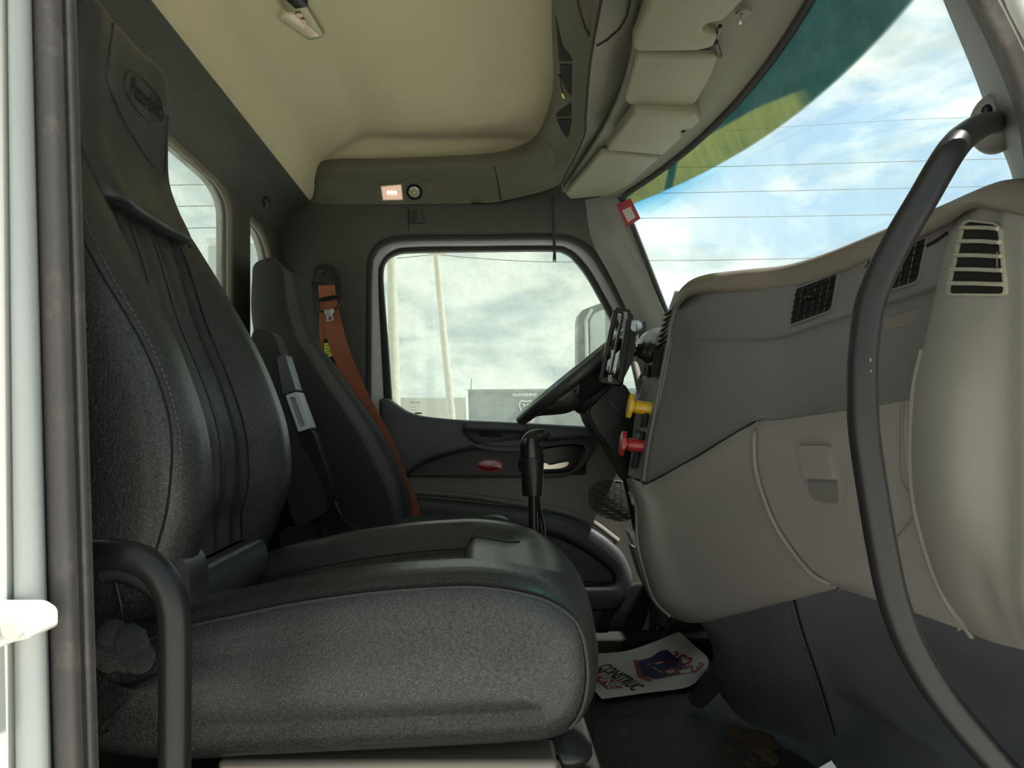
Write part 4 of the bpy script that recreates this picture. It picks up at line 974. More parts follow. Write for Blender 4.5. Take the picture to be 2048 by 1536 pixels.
# ================================================================ belt
def belt():
    t = thing('seat_belt', 'orange seat belt hanging from the dark anchor beside the far door', 'seat belt', W(655, 560, 2.37))
    q = c2([(634, 540), (642, 531), (656, 531), (664, 540), (672, 556), (674, 566), (624, 566), (627, 556)], 4)
    plate('anchor', q, 2.355, M['black_matte'], t, th=.03, bev=.006)
    plate('anchor_backing', c2([(625, 560), (630, 535), (648, 527), (668, 535), (679, 560), (680, 600), (672, 640), (636, 640), (624, 600)], 4), 2.385, M['rubber'], t, th=.012, bev=.004)
    MB().lathe(W(646, 541, 2.352), (0, -1, 0), [(.011, 0), (.011, .008), (.008, .010), (.002, .010)], 20).build('anchor_bolt', M['black'], t)
    MB().beam(W(624, 570, 2.35), W(678, 568, 2.35), .008, .012).build('guide_bar', M['black'], t, bevel=.002)
    def web(name, cl, Yd, w, m=M['belt']):
        v, f = [], []; c = cr([Vector((x, y, Y)) for (x, y), Y in zip(cl, Yd)], 6); ws = cr([Vector((q, 0, 0)) for q in w], 6)
        for k, p in enumerate(c):
            a = c[max(0, k-1)]; b = c[min(len(c)-1, k+1)]; d = Vector((b.x-a.x, b.y-a.y)).normalized(); nx = Vector((-d.y, d.x)) if d.length else Vector((1, 0))
            for sgn in (-1, 1):
                P0 = W(p.x+nx.x*sgn*ws[k].x/2, p.y+nx.y*sgn*ws[k].x/2, p.z)
                v.append(P0); v.append(P0+Vector((0, .0022, 0)))
        for k in range(len(c)-1):
            a, b = 4*k, 4*k+4; f += [(a, a+2, b+2, b), (a+1, b+1, b+3, a+3), (a, b, b+1, a+1), (a+2, a+3, b+3, b+2)]
        f += [(0, 1, 3, 2), (len(v)-4, len(v)-2, len(v)-1, len(v)-3)]
        return MB().add(v, f).build(name, m, t, ang=60)
    web('webbing', [(652, 566), (655, 590), (660, 616), (665, 645), (680, 700), (705, 760), (732, 815), (768, 880), (800, 960), (822, 1010), (832, 1060), (836, 1090)], [2.345, 2.345, 2.345, 2.34, 2.33, 2.33, 2.33, 2.325, 2.32, 2.31, 2.30, 2.30], [33, 34, 34, 36, 36, 34, 33, 32, 30, 30, 26, 24])
    web('webbing_return', [(655, 568), (654, 620), (655, 680), (660, 740), (664, 790)], [2.365]*5, [30, 31, 33, 32, 30])
    MB().tube([W(x, y, 2.335) for x, y in rp([(636, 600), (646, 597), (672, 592), (680, 600), (678, 612), (668, 620), (642, 624), (636, 618)], 4)], .0035, 8, closed=True).build('belt_slide', M['black'], t)
    MB().beam(W(637, 602, 2.330), W(678, 596, 2.330), .007, .008).build('slide_bar', M['black'], t, bevel=.002)
    q = rp([(648, 620), (667, 617), (668, 622), (664, 628), (667, 641), (653, 643), (652, 629), (648, 626)], 1.5)
    plate('tongue', q, 2.325, M['steel'], t, th=.004, bev=.001, holes=[[(656, 634), (663, 633), (664, 639), (657, 640)]])
    MB().prism([rp([(647, 678), (668, 678), (668, 728), (652, 732), (646, 720)], 4)], lambda x, y, e: W(x, y, 2.352)+Vector((0, e, 0)), .012, .003).build('retractor_cover', M['black'], t)
    o = MB().prism([rp([(648, 686), (663, 686), (664, 713), (649, 715)], 1)], lambda x, y, e: W(x, y, 2.350)+Vector((0, e, 0)), .002, 0).build('label', M['lime'], t); o['label'] = 'yellow green care label'
    for k in range(4): MB().beam(W(651, 691+k*6, 2.349), W(651+(9, 6, 10, 7)[k], 691+k*6, 2.349), .0016, .0006).build('label_print', M['ink_black'], o, smooth=False)
belt()
# ================================================================ dashboard
def dash():
    t = thing('dashboard', 'grey dashboard with vents, switch panel and glove box at the right', 'dashboard', (.55, 1.3, .5))
    xs = [(1340, 1.66), (1400, 1.50), (1480, 1.38), (1560, 1.30), (1640, 1.19), (1760, 1.035), (1880, .895)]
    # top pad: silhouette and lip
    silh = [(1349, 598), (1376, 566), (1405, 551), (1480, 542), (1560, 534), (1640, 511), (1760, 462), (1880, 412), (1945, 383), (1990, 366), (2040, 364), (2110, 372)]
    lip = [(1344, 610), (1362, 584), (1392, 571), (1480, 569), (1560, 567), (1640, 545), (1760, 495), (1880, 437), (1938, 403), (1990, 408), (2040, 420), (2110, 436)]
    lipb = [(1350, 626), (1366, 601), (1394, 586), (1480, 583), (1560, 580), (1640, 560), (1760, 511), (1885, 452), (1942, 416), (1992, 420), (2042, 432), (2112, 450)]
    Ys = [1.66, 1.56, 1.49, 1.38, 1.30, 1.19, 1.035, .895, .80, .745, .70, .655]
    r0 = [W(a, b, y)+Vector((.26, .0, -.05)) for (a, b), y in zip(silh, Ys)]
    r1 = [W(a, b, y+.02)+Vector((.04, 0, .0)) for (a, b), y in zip(silh, Ys)]
    r1 = [W(a, b, y) + Vector((.055, 0, -.002)) for (a, b), y in zip(silh, Ys)]
    r2 = [W(a, b, y) for (a, b), y in zip(silh, Ys)]
    r3 = [W(a, b, y-.008) for (a, b), y in zip(lip, Ys)]
    r4 = [W(a, b, y+.004) for (a, b), y in zip(lipb, Ys)]
    r5 = [W(a, b+3, y+.035) for (a, b), y in zip(lipb, Ys)]
    tp = patch('top_pad', [r0, r1, r2, r3, r4, r5], M['dash_top'], t, th=.008, su=5, sv=4)
    # dark upper panel: vent band, crease, recess
    g = lambda l, ys: [(a, b, y) for (a, b), y in zip(l, ys)]
    Y = [1.645, 1.635, 1.48, 1.34, 1.27, 1.19, 1.035, .905]
    rows = [g([(1349, 612), (1362, 596), (1416, 578), (1520, 577), (1580, 572), (1650, 550), (1765, 505), (1915, 434)], Y),
            g([(1343, 645), (1356, 643), (1418, 640), (1520, 636), (1582, 625), (1648, 602), (1775, 555), (1905, 500)], Y),
            g([(1338, 670), (1352, 672), (1420, 675), (1520, 674), (1580, 664), (1645, 642), (1785, 598), (1893, 560)], Y),
            g([(1335, 684), (1349, 687), (1420, 692), (1518, 692), (1575, 684), (1642, 664), (1785, 622), (1886, 590)], [1.65, 1.64, 1.485, 1.355, 1.295, 1.215, 1.06, .93]),
            g([(1318, 790), (1330, 792), (1414, 780), (1514, 765), (1570, 760), (1640, 748), (1780, 720), (1866, 700)], [1.65, 1.64, 1.49, 1.36, 1.30, 1.215, 1.05, .925]),
            g([(1298, 880), (1308, 880), (1405, 850), (1511, 812), (1565, 806), (1640, 798), (1780, 780), (1850, 765)], [1.65, 1.64, 1.49, 1.35, 1.29, 1.20, 1.02, .92]),
            g([(1286, 962), (1296, 964), (1400, 908), (1510, 842), (1562, 838), (1640, 828), (1790, 806), (1850, 798)], [1.65, 1.64, 1.485, 1.345, 1.275, 1.18, .99, .915])]
    up = patch('upper_panel', rows, M['dash_dark'], t, th=.008, su=5, sv=5)
    # switch panel facing the driver: normal to -X
    rows = [[W(1354, 606, 1.655), W(1344, 618, 1.70), XW(1338, 622, .46)],
            [W(1340, 650, 1.652), W(1325, 660, 1.72), W(1318, 664, 1.76)],
            [W(1335, 684, 1.652), W(1318, 690, 1.73), W(1308, 694, 1.78)],
            [W(1322, 760, 1.652), W(1298, 765, 1.76), W(1286, 768, 1.82)],
            [W(1307, 840, 1.652), W(1283, 842, 1.76), W(1268, 844, 1.84)],
            [W(1294, 910, 1.652), W(1272, 910, 1.76), W(1262, 910, 1.83)],
            [W(1286, 960, 1.650), W(1264, 955, 1.75), W(1256, 950, 1.80)]]
    rows[0] = [W(1352, 608, 1.655), W(1344, 622, 1.70), W(1340, 630, 1.74)]
    sw = patch('switch_panel', rows, mat('worn_grey_switch_panel', (.24, .245, .235), .5, var=.15, dust=.5, dustcol=(.42, .42, .38)), t, th=.01, su=5, sv=4)
    # edge bead between the two
    MB().tube(cr([W(1356, 606, 1.648), W(1342, 650, 1.645), W(1337, 684, 1.645), W(1322, 760, 1.645), W(1307, 840, 1.645), W(1295, 905, 1.645), W(1287, 962, 1.645)], 5), .0048, 8).build('edge_bead', M['dash_dark'], t)
    # louvres on the edge near the top
    for k in range(7):
        a = W(1350-k*2.6, 616+k*11, 1.660); MB().beam(a, a+Vector((-.010, .05, -.010)), .0025, .010, (1, 0, 0)).build('louvre', M['black'], t)
    # instrument hood toward the driver
    rows = [[W(1349, 598, 1.66), W(1335, 640, 1.85), W(1325, 668, 2.05), W(1322, 690, 2.2)],
            [W(1344, 610, 1.66)+Vector((.2, 0, 0)), W(1335, 640, 1.85)+Vector((.2, 0, 0)), W(1325, 668, 2.05)+Vector((.2, 0, 0)), W(1322, 690, 2.2)+Vector((.2, 0, 0))]]
    patch('cluster_hood', rows, M['dash_top'], t, th=.02, su=4, sv=3)
    rows = [[W(1340, 640, 1.76), W(1330, 665, 1.95), W(1320, 690, 2.2)], [W(1290, 800, 1.84), W(1278, 800, 2.0), W(1266, 800, 2.28)], [W(1268, 960, 1.82), W(1262, 940, 2.0), W(1256, 920, 2.3)]]
    patch('cluster_panel', rows, M['black_matte'], t, th=.01)
    # pale pieces at the far end beside the pillar
    MB().prism([c2([(1283, 690), (1290, 668), (1310, 656), (1330, 657), (1345, 672), (1348, 700), (1320, 712), (1290, 706)], 4)], lambda x, y, e: W(x, y, 2.12)+Vector((0, e, 0)), .10, .02).build('side_pod', mat('pale_pod', (.42, .41, .35), .5), t)
    MB().prism([rp([(1276, 655), (1290, 640), (1294, 660), (1278, 680)], 5)], lambda x, y, e: W(x, y, 2.18)+Vector((0, e, 0)), .04, .01).build('pod_cap', M['black'], t)
    MB().tube(cr([W(1262, 705, 2.15), W(1272, 740, 2.12), W(1282, 790, 2.08), W(1290, 840, 2.02)], 5), [.012]*16, 10).build('pod_arm', M['pillar'], t)
    # switches
    for k, (x, y) in enumerate(((1303, 835), (1294, 880), (1284, 919))):
        p = on(sw, x, y, .004); h = MB().beam(p+Vector((-.002, .03, .020)), p+Vector((-.010, .03, -.022)), .012, .030, (0, 1, 0)).build('rocker_switch', M['black'], t, bevel=.003)
        for s2 in (1, -1): MB().beam(p+Vector((-.012, .014, .021*s2)), p+Vector((-.012, .044, .021*s2)), .007, .006, (1, 0, 0)).build('switch_tab', M['black_matte'], h, bevel=.001)
    # brake valve knobs
    def knob(x, y, Yd, m, nm, lab):
        a = W(x, y, Yd); ax = (W(x-46, y-7, Yd)-a).normalized()
        o = MB().lathe(a, ax, [(.010, -.01), (.0175, .0), (.0175, .004), (.0165, .006), (.0165, .040), (.0135, .042), (.0135, .050)], 28).build(nm, m, t); o['label'] = lab
        b = a+ax*.052; up_ = Vector((0, 0, 1)); up_ = (up_-ax*up_.dot(ax)).normalized(); sd = ax.cross(up_)
        pr = [(math.cos(q)*.033, math.sin(q)*.021) for q in [2*math.pi*k/8+math.pi/8 for k in range(8)]]
        MB().prism([rp(pr, .004, 3)], lambda u, v, d: b+up_*u+sd*v-ax*(d-.006), .010, .002).build('knob_flange', m, o)
        MB().lathe(a+ax*-.004, ax, [(.012, -.02), (.012, .0), (.009, .001)], 16).build('knob_shaft', M['steel'], o)
    knob(1302, 818, 1.70, M['yellow'], 'brake_knob', 'yellow octagonal pull knob')
    knob(1287, 893, 1.70, M['red'], 'brake_knob', 'red octagonal pull knob')
    # centre knee panel
    rows = [[(1252, 958, 1.76), (1262, 958, 1.68), (1280, 963, 1.645), (1300, 966, 1.62), (1400, 910, 1.475), (1512, 842, 1.335)],
            [(1259, 985, 1.76), (1268, 985, 1.665), (1284, 985, 1.62), (1310, 985, 1.595), (1405, 935, 1.46), (1506, 880, 1.33)],
            [(1268, 1020, 1.76), (1274, 1020, 1.665), (1292, 1020, 1.605), (1330, 1015, 1.57), (1420, 985, 1.45), (1512, 945, 1.325)],
            [(1272, 1085, 1.76), (1278, 1085, 1.66), (1300, 1085, 1.60), (1345, 1080, 1.555), (1440, 1060, 1.42), (1540, 1030, 1.285)],
            [(1285, 1150, 1.76), (1293, 1150, 1.66), (1316, 1152, 1.60), (1370, 1148, 1.535), (1470, 1125, 1.39), (1578, 1095, 1.245)],
            [(1300, 1195, 1.76), (1312, 1200, 1.66), (1338, 1208, 1.595), (1400, 1205, 1.51), (1500, 1180, 1.36), (1622, 1148, 1.19)],
            [(1325, 1225, 1.76), (1345, 1233, 1.67), (1375, 1240, 1.60), (1420, 1236, 1.51), (1530, 1210, 1.35), (1668, 1174, 1.15)],
            [(1340, 1233, 1.80), (1358, 1240, 1.70), (1385, 1246, 1.62), (1430, 1240, 1.53), (1540, 1212, 1.37), (1680, 1177, 1.16)]]
    kn = patch('knee_panel', rows, M['dash_light'], t, th=.008, su=6, sv=5)
    # bezel strip on the driver side of the knee panel
    MB().tube(cr([W(1259, 985, 1.72), W(1272, 1000, 1.68), W(1275, 1030, 1.67), W(1276, 1085, 1.67), (W(1292, 1150, 1.67)), W(1310, 1200, 1.67), W(1340, 1232, 1.67)], 5), .005, 8).build('panel_edge', M['dash_light'], t)
    MB().prism([rp([(1262, 992), (1268, 992), (1270, 1008), (1266, 1010)], 1)], lambda x, y, e: W(x, y, 1.70)+Vector((0, e, 0)), .02, .002).build('edge_clip', M['grey_light'], t)
    MB().prism([rp([(1259, 1066), (1268, 1060), (1276, 1090), (1272, 1096)], 2)], lambda x, y, e: W(x, y, 1.72)+Vector((0, e, 0)), .06, .003).build('panel_lip', M['grey_light'], t)
    MB().prism([rp([(1266, 1095), (1276, 1098), (1300, 1165), (1320, 1212), (1310, 1208), (1284, 1155)], 2)], lambda x, y, e: W(x, y, 1.74)+Vector((0, e, 0)), .06, .003).build('lower_lip', M['dash_dark'], t)
    # glove box door
    rows = [[(1516, 846, 1.335), (1600, 834, 1.225), (1700, 820, 1.10), (1790, 805, .99), (1812, 801, .955)],
            [(1508, 878, 1.327), (1600, 872, 1.21), (1700, 865, 1.083), (1798, 858, .97), (1808, 857, .95)],
            [(1512, 945, 1.318), (1606, 940, 1.197), (1706, 935, 1.072), (1802, 930, .96), (1812, 929, .94)],
            [(1540, 1030, 1.277), (1632, 1030, 1.162), (1728, 1035, 1.045), (1818, 1040, .945), (1828, 1040, .93)],
            [(1578, 1095, 1.237), (1662, 1100, 1.132), (1752, 1108, 1.028), (1845, 1128, .93), (1855, 1130, .915)],
            [(1622, 1148, 1.187), (1700, 1160, 1.09), (1788, 1178, 1.0), (1878, 1205, .915), (1890, 1208, .90)],
            [(1680, 1177, 1.145), (1745, 1198, 1.07), (1825, 1224, .985), (1915, 1256, .905), (1930, 1262, .895)]]
    gb = patch('glove_box_door', rows, M['dash_light'], t, th=.010, su=6, sv=5)
    MB().tube(cr([on(gb, 1512, 862, .0)]+[W(*p)+Vector((-.002, -.004, 0)) for p in [(1509, 878, 1.32), (1513, 945, 1.312), (1541, 1030, 1.270), (1579, 1095, 1.230), (1623, 1147, 1.180), (1660, 1168, 1.15)]], 6), .0042, 8).build('door_bead', M['dash_light'], t)
    # latch
    o = decal('latch_bezel', rp([(1603, 889), (1662, 889), (1668, 900), (1683, 985), (1683, 1003), (1676, 1012), (1640, 1009), (1622, 1001), (1615, 990)], [3, 3, 6, 8, 8, 8, 14, 10, 12], 5), gb, .0012, .004, M['dash_light'], t)
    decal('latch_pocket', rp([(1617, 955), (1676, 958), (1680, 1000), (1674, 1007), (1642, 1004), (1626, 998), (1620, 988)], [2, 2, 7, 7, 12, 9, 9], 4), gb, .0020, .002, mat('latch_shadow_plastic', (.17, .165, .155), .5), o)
    decal('latch_handle', rp([(1606, 892), (1664, 892), (1676, 960), (1616, 957)], 3, 3), gb, .010, .012, M['dash_light'], o)
    # lighter crease on left of knob panel: screws
    # near end column with the defroster slots
    pyl = [(1928, 405), (1900, 480), (1872, 600), (1850, 700), (1832, 790), (1828, 950), (1846, 1060), (1888, 1185), (1950, 1275)]
    cxs = []
    rows = []
    d1 = [30, 34, 36, 36, 36, 36, 38, 40, 40]
    for (x, y), d in zip(pyl, d1):
        rows.append([(x-4, y, .905), (x+8, y+1, .868), (x+d, y+3, .815), (x+d+45, y+6, .77), (2010+(x-1850)*.15, y+12, .725), (2130, y+24, .672), Vector((.78, .650, CZ+(CY-y-30)*.672/F)), Vector((.90, .648, CZ+(CY-y-30)*.672/F))])
    rows[-1] = [(1946, 1268, .895), (1958, 1274, .868), (1985, 1284, .82), (2015, 1292, .78), (2060, 1302, .73), (2140, 1316, .67), Vector((.78, .650, .55)), Vector((.90, .648, .55))]
    col = patch('end_panel', rows, mat('end_panel_grey', (.285, .275, .25), .55, ('grain', 700, .0003), var=.04, dust=.04, dustcol=(.4, .38, .33)), t, th=.01, su=5, sv=5)
    # return of column edge: groove
    MB().tube(cr([W(x-6, y, .912) for x, y in pyl[3:]], 5), .0035, 8).build('column_bead', M['dash_light'], t)
    MB().tube(cr([on(gb, 1803, 812, .0), on(gb, 1803, 900, .0), on(gb, 1806, 960, 0), on(gb, 1825, 1040, 0), on(gb, 1850, 1112, 0), on(gb, 1888, 1190, 0)], 5), .0022, 6).build('column_gap', M['dash_dark'], t)
    # defroster vent
    out = rp([(1930, 439), (2006, 447), (2018, 592), (1896, 592)], [16, 14, 12, 14], 5)
    inn = rp([(1934, 444), (2002, 451), (2013, 588), (1901, 588)], [14, 12, 10, 12], 5)
    o = decal('side_vent', inn, col, .0012, .006, M['void'], t)
    v = []; f = []; k = len(out)
    ro = [on(col, x, y, .0) for x, y in out]; ro2 = [on(col, x, y, .0035) for x, y in out]; ri = [on(col, x, y, .0035) for x, y in inn]; ri2 = [on(col, x, y, .0) for x, y in inn]
    if len(inn) == len(out):
        MB().add(ro+ro2+ri+ri2, [(i+j*k, (i+1) % k+j*k, (i+1) % k+(j+1)*k, i+(j+1)*k) for j in range(3) for i in range(k)]).build('vent_rim', M['visor'] if False else mat('vent_cream', (.40, .385, .31), .5), o)
    for j, y in enumerate((457, 484, 512, 540, 568)):
        fr = (y-444)/(590-444); xl = 1934-(1934-1901)*fr-2; xr = 2002+(2013-2002)*fr+2
        MB().tube([on(col, xl+(xr-xl)*q/6, y+1.5*(1-q/6)*-1+1.0, .004) for q in range(7)], .0024, 8).build('vent_slat', bpy.data.materials['vent_cream'], o)
    # face vents
    def vent(c, knobp):
        (ax, ay), (bx, by), (cx_, cy_), (dx, dy) = c     # TL TR BR BL
        L = lambda u, v: (ax*(1-u)*(1-v)+bx*u*(1-v)+cx_*u*v+dx*(1-u)*v, ay*(1-u)*(1-v)+by*u*(1-v)+cy_*u*v+dy*(1-u)*v)
        o = decal('air_vent', rp(c, [3, 3, 9, 6], 4), up, .0012, .004, M['void'], t)
        oc = [L(-.05, -.05), L(1.04, -.04), L(1.04, 1.05), L(-.05, 1.05)]
        a = rp(oc, [4, 4, 10, 7], 4); b = rp(c, [3, 3, 9, 6], 4); k = len(a)
        A0 = [on(up, x, y, 0) for x, y in a]; A1 = [on(up, x, y, .003) for x, y in a]; B1 = [on(up, x, y, .003) for x, y in b]; B0 = [on(up, x, y, 0) for x, y in b]
        MB().add(A0+A1+B1+B0, [(i+j*k, (i+1) % k+j*k, (i+1) % k+(j+1)*k, i+(j+1)*k) for j in range(3) for i in range(k)]).build('vent_frame', M['dash_dark'], o)
        for q in range(1, 6): MB().tube([on(up, *L(u, q/6), .004) for u in (0, .25, .5, .75, 1)], .0011, 5).build('vent_slat', M['black'], o)
        for q in range(1, 6): MB().tube([on(up, *L(q/6, u), .0025) for u in (0, .33, .66, 1)], .0011, 5).build('vent_vane', M['black'], o)
        if knobp:
            p = on(up, *L(.45, .42), .008); MB().box(p, (.014, .020, .008)).build('vent_knob', M['black'], o, bevel=.003)
    vent([(1594, 578), (1677, 548), (1664, 620), (1582, 650)], True)
    vent([(1738, 520), (1855, 476), (1838, 562), (1722, 598)], True)
    # small groove on the vent band
    MB().tube(cr([on(up, x, y, .0) for x, y in [(1790, 520), (1830, 503), (1870, 484), (1896, 466)]], 4), .003, 6).build('groove', M['void'], t)
    # parting line between dark side and knee panel
    MB().tube(cr([W(1297, 966, 1.630), W(1345, 940, 1.555), W(1400, 909, 1.472), W(1460, 872, 1.398), W(1511, 843, 1.333)], 5), .0018, 6).build('parting_line', M['void'], t)
dash()
def sun_block_plate():
    t = bpy.data.objects['dashboard']
    MB().box((.77, 1.44, .955), (.28, 1.66, .02)).build('sun_block_plate', M['dash_top'], t)  # added unseen plate, stops sun leaking down behind the dash shells
sun_block_plate()
def footwell():
    t = thing('footwell_panel', 'slate grey lower panel below the light grey dashboard', 'panel', (.65, 1.4, .1))
    rows = [[(1392, 1247, 1.60), (1410, 1243, 1.52), (1490, 1222, 1.41), (1577, 1199, 1.275)],
            [(1412, 1275, 1.70), (1430, 1275, 1.58), (1510, 1262, 1.46), (1588, 1245, 1.325)],
            [(1424, 1310, 1.78), (1448, 1320, 1.64), (1520, 1310, 1.50), (1605, 1295, 1.365)],
            [(1428, 1360, 1.84), (1458, 1375, 1.72), (1535, 1375, 1.56), (1632, 1375, 1.43)],
            [(1445, 1405, 1.85), (1480, 1425, 1.76), (1550, 1430, 1.62), (1652, 1440, 1.48)],
            [(1485, 1450, 1.78), (1520, 1465, 1.72), (1590, 1485, 1.62), (1668, 1495, 1.50)],
            [(1560, 1492, 1.66), (1590, 1502, 1.62), (1640, 1520, 1.55), (1674, 1530, 1.48)],
            [(1600, 1540, 1.62), (1620, 1545, 1.58), (1650, 1560, 1.52), (1674, 1565, 1.45)]]
    rows = [[W(*q)+Vector((.012, .03, 0)) for q in r] for r in rows]
    patch('centre_panel', rows, M['foot'], t, th=.01, su=5, sv=4)
    rows = [[(1579, 1199, 1.275), (1650, 1178, 1.20), (1760, 1198, 1.10), (1900, 1250, .97), (2080, 1318, .86)],
            [(1590, 1245, 1.325), (1655, 1240, 1.26), (1770, 1265, 1.17), (1910, 1310, 1.04), (2080, 1370, .92)],
            [(1607, 1295, 1.365), (1658, 1300, 1.33), (1775, 1330, 1.24), (1920, 1370, 1.10), (2080, 1420, .96)],
            [(1634, 1375, 1.43), (1680, 1385, 1.41), (1790, 1430, 1.28), (1930, 1460, 1.12), (2080, 1490, .98)],
            [(1654, 1440, 1.48), (1720, 1425, 1.41), (1830, 1482, 1.22), (1960, 1520, 1.08), (2080, 1550, .97)],
            [(1670, 1495, 1.50), (1745, 1470, 1.38), (1880, 1530, 1.16), (1990, 1580, 1.04), (2080, 1600, .96)],
            [(1676, 1530, 1.48), (1760, 1540, 1.34), (1900, 1590, 1.14), (2000, 1640, 1.02), (2090, 1650, .96)],
            [(1676, 1575, 1.45), (1780, 1600, 1.32), (1920, 1650, 1.12), (2010, 1690, 1.02), (2100, 1710, .96)]]
    rows = [[W(*q)+Vector((.012, .03, 0)) for q in r] for r in rows]
    B = patch('side_panel', rows, M['foot'], t, th=.01, su=5, sv=4)
    pts = [(1578, 1202), (1590, 1245), (1606, 1295), (1633, 1375), (1653, 1440), (1669, 1495), (1675, 1530)]
    Yv = [1.305, 1.355, 1.395, 1.46, 1.51, 1.53, 1.51]
    MB().tube(cr([W(x, y, v-.004)+Vector((.010, 0, 0)) for (x, y), v in zip(pts, Yv)], 5), .0022, 6).build('panel_seam', M['void'], t)
    o = tag(MB().prism([[(1622, 1546), (1663, 1521), (1690, 1560), (1690, 1640), (1600, 1640)]], lambda x, y, e: W(x, y, 1.22)+Vector((0, e, 0)), .0008, 0).build('paper_sheet', M['paper_white'], smooth=False), 'clean white paper corner at the bottom edge of the photo', 'paper')
footwell()
# ================================================================ steering wheel, column, phone holder
def steering():
    c = W(1156, 746, 2.03); u = Vector((.775, 0, .632)).normalized(); n = Vector((-u.z, 0, u.x))      # u up the wheel, n towards the driver's chest
    n = n if n.x < 0 else -n
    w = Vector((0, 1, 0)); R = .215
    t = thing('steering_wheel', 'black steering wheel seen edge-on before the far door window', 'steering wheel', c)
    pts = [c+u*R*math.cos(a)+w*R*math.sin(a) for a in [2*math.pi*k/48 for k in range(48)]]
    MB().tube(pts, .0180, 12, closed=True).build('rim', M['leather_fine'], t)
    hub = c-n*.045
    MB().lathe(hub-n*.03, n, [(.05, -.035), (.075, -.02), (.085, .02), (.082, .045), (.06, .06), (.01, .064)], 32).build('hub', M['black_matte'], t)
    for a in (90, 270, 200, 160):
        a = math.radians(a); d = u*math.cos(a)+w*math.sin(a)
        p = [hub+d*.05-n*.01, hub+d*.11+n*.0, hub+d*.17+n*.03, c+d*R]
        q = cr(p, 5); rg = []
        sd = d.cross(n)
        for k, x in enumerate(q):
            f = k/(len(q)-1); ww = .045*(1-f)+.022; th = .022*(1-f)+.009
            rg.append([x+sd*ww*math.cos(b)+n*th*math.sin(b) for b in [2*math.pi*j/14 for j in range(14)]])
        MB().loft(rg).build('spoke', M['black_matte'], t, ang=60)
    # lower thick grip web seen in the photo
    o = thing('steering_column', 'boxy black steering column shroud under the wheel', 'steering column', W(1230, 850, 2.03))
    q = rp([(1176, 822), (1232, 766), (1250, 768), (1268, 800), (1300, 850), (1300, 960), (1285, 985), (1262, 965), (1226, 900), (1195, 860)], [14, 16, 14, 20, 10, 10, 10, 10, 14, 10], 4)
    MB().prism([q], lambda x, y, e: W(x, y, 1.935)+Vector((0, e, 0)), .17, .018).build('shroud', M['black'], o)
    MB().prism([rp([(1171, 822), (1186, 810), (1222, 872), (1206, 885), (1180, 846)], 5)], lambda x, y, e: W(x, y, 1.955)+Vector((0, e, 0)), .14, .010).build('shroud_collar', M['black_matte'], o)
    MB().tube([W(1210, 792, 1.934), W(1238, 828, 1.934), W(1258, 858, 1.934)], .0015, 6).build('shroud_seam', M['void'], o)
    MB().tube([W(1226, 862, 1.934), W(1262, 826, 1.934)], .0015, 6).build('shroud_seam', M['void'], o)
    MB().tube([W(1262, 950, 2.02), W(1275, 1010, 2.1), W(1290, 1090, 2.15), (W(1330, 1250, 2.1))], .028, 12).build('steering_shaft', M['black_matte'], o)
    t = thing('phone_holder', 'black phone clamp on a ball arm clipped to the dash edge', 'phone holder', W(1235, 695, 1.78))
    Y = 1.745
    B = lambda: MB()
    for nm, a, b, y, ww, hh in (('clamp_rail', (1231, 620), (1200, 762), Y, .010, .012), ('clamp_rail', (1247, 622), (1216, 766), Y, .006, .014), ('clamp_rail', (1259, 626), (1238, 766), Y, .014, .020),
                                ('clamp_rail', (1233, 622), (1202, 763), Y+.075, .010, .012), ('clamp_rail', (1262, 628), (1240, 768), Y+.075, .014, .020)):
        MB().beam(W(*a, y), W(*b, y), ww, hh).build(nm, M['black'], t, bevel=.002)
    MB().beam(W(1230, 621, Y), W(1260, 625, Y), .014, .020).build('clamp_jaw', M['black'], t, bevel=.003)
    MB().beam(W(1199, 760, Y), W(1239, 766, Y), .016, .020).build('clamp_jaw', M['black'], t, bevel=.003)
    MB().beam(W(1234, 623, Y+.075), W(1262, 628, Y+.075), .014, .020).build('clamp_jaw', M['black'], t, bevel=.003)
    MB().beam(W(1201, 762, Y+.075), W(1240, 768, Y+.075), .016, .020).build('clamp_jaw', M['black'], t, bevel=.003)
    for x, y in ((1251, 631), (1220, 757)): MB().box(W(x, y, Y-.012), (.010, .003, .018)).build('jaw_pad', M['pillar'], t)
    MB().beam(W(1226, 700, Y-.004), W(1221, 745, Y-.004), .008, .004).build('rail_insert', M['grey_light'], t)
    q = rp([(1262, 640), (1275, 648), (1266, 720), (1244, 765), (1238, 764), (1252, 700)], 4)
    MB().prism([q], lambda x, y, e: W(x, y, Y+.0)+Vector((0, e, 0)), .085, .006).build('back_plate', M['black_matte'], t)
    MB().prism([rp([(1260, 642), (1274, 640), (1272, 664), (1262, 660)], 3)], lambda x, y, e: W(x, y, Y-.008)+Vector((0, e, 0)), .02, .003).build('release_button', M['steel'], t)
    MB().sphere(W(1270, 700, Y+.03), .016, 8).build('ball_joint', M['black'], t)
    rg = []
    q = cr([W(1272, 700, Y+.02), W(1284, 700, Y+.0), W(1300, 706, Y-.02), W(1314, 716, Y-.035)], 5)
    for k, x in enumerate(q):
        r = (.016, .022, .026, .024, .018)[min(4, k//4)]
        rg.append([x+Vector((.3*r*math.sin(b), r*math.cos(b), r*math.sin(b))) for b in [2*math.pi*j/16 for j in range(16)]])
    MB().loft(rg).build('arm', M['black'], t, ang=70)
    for k in range(6):
        a, b = (1306+k*5, 706-k*1+ (k*-2)), (1300+k*5, 756-k*2)
        MB().beam(W(*a, Y-.05), W(*b, Y-.05), .005, .050).build('clip_rib', M['black'], t, bevel=.001)
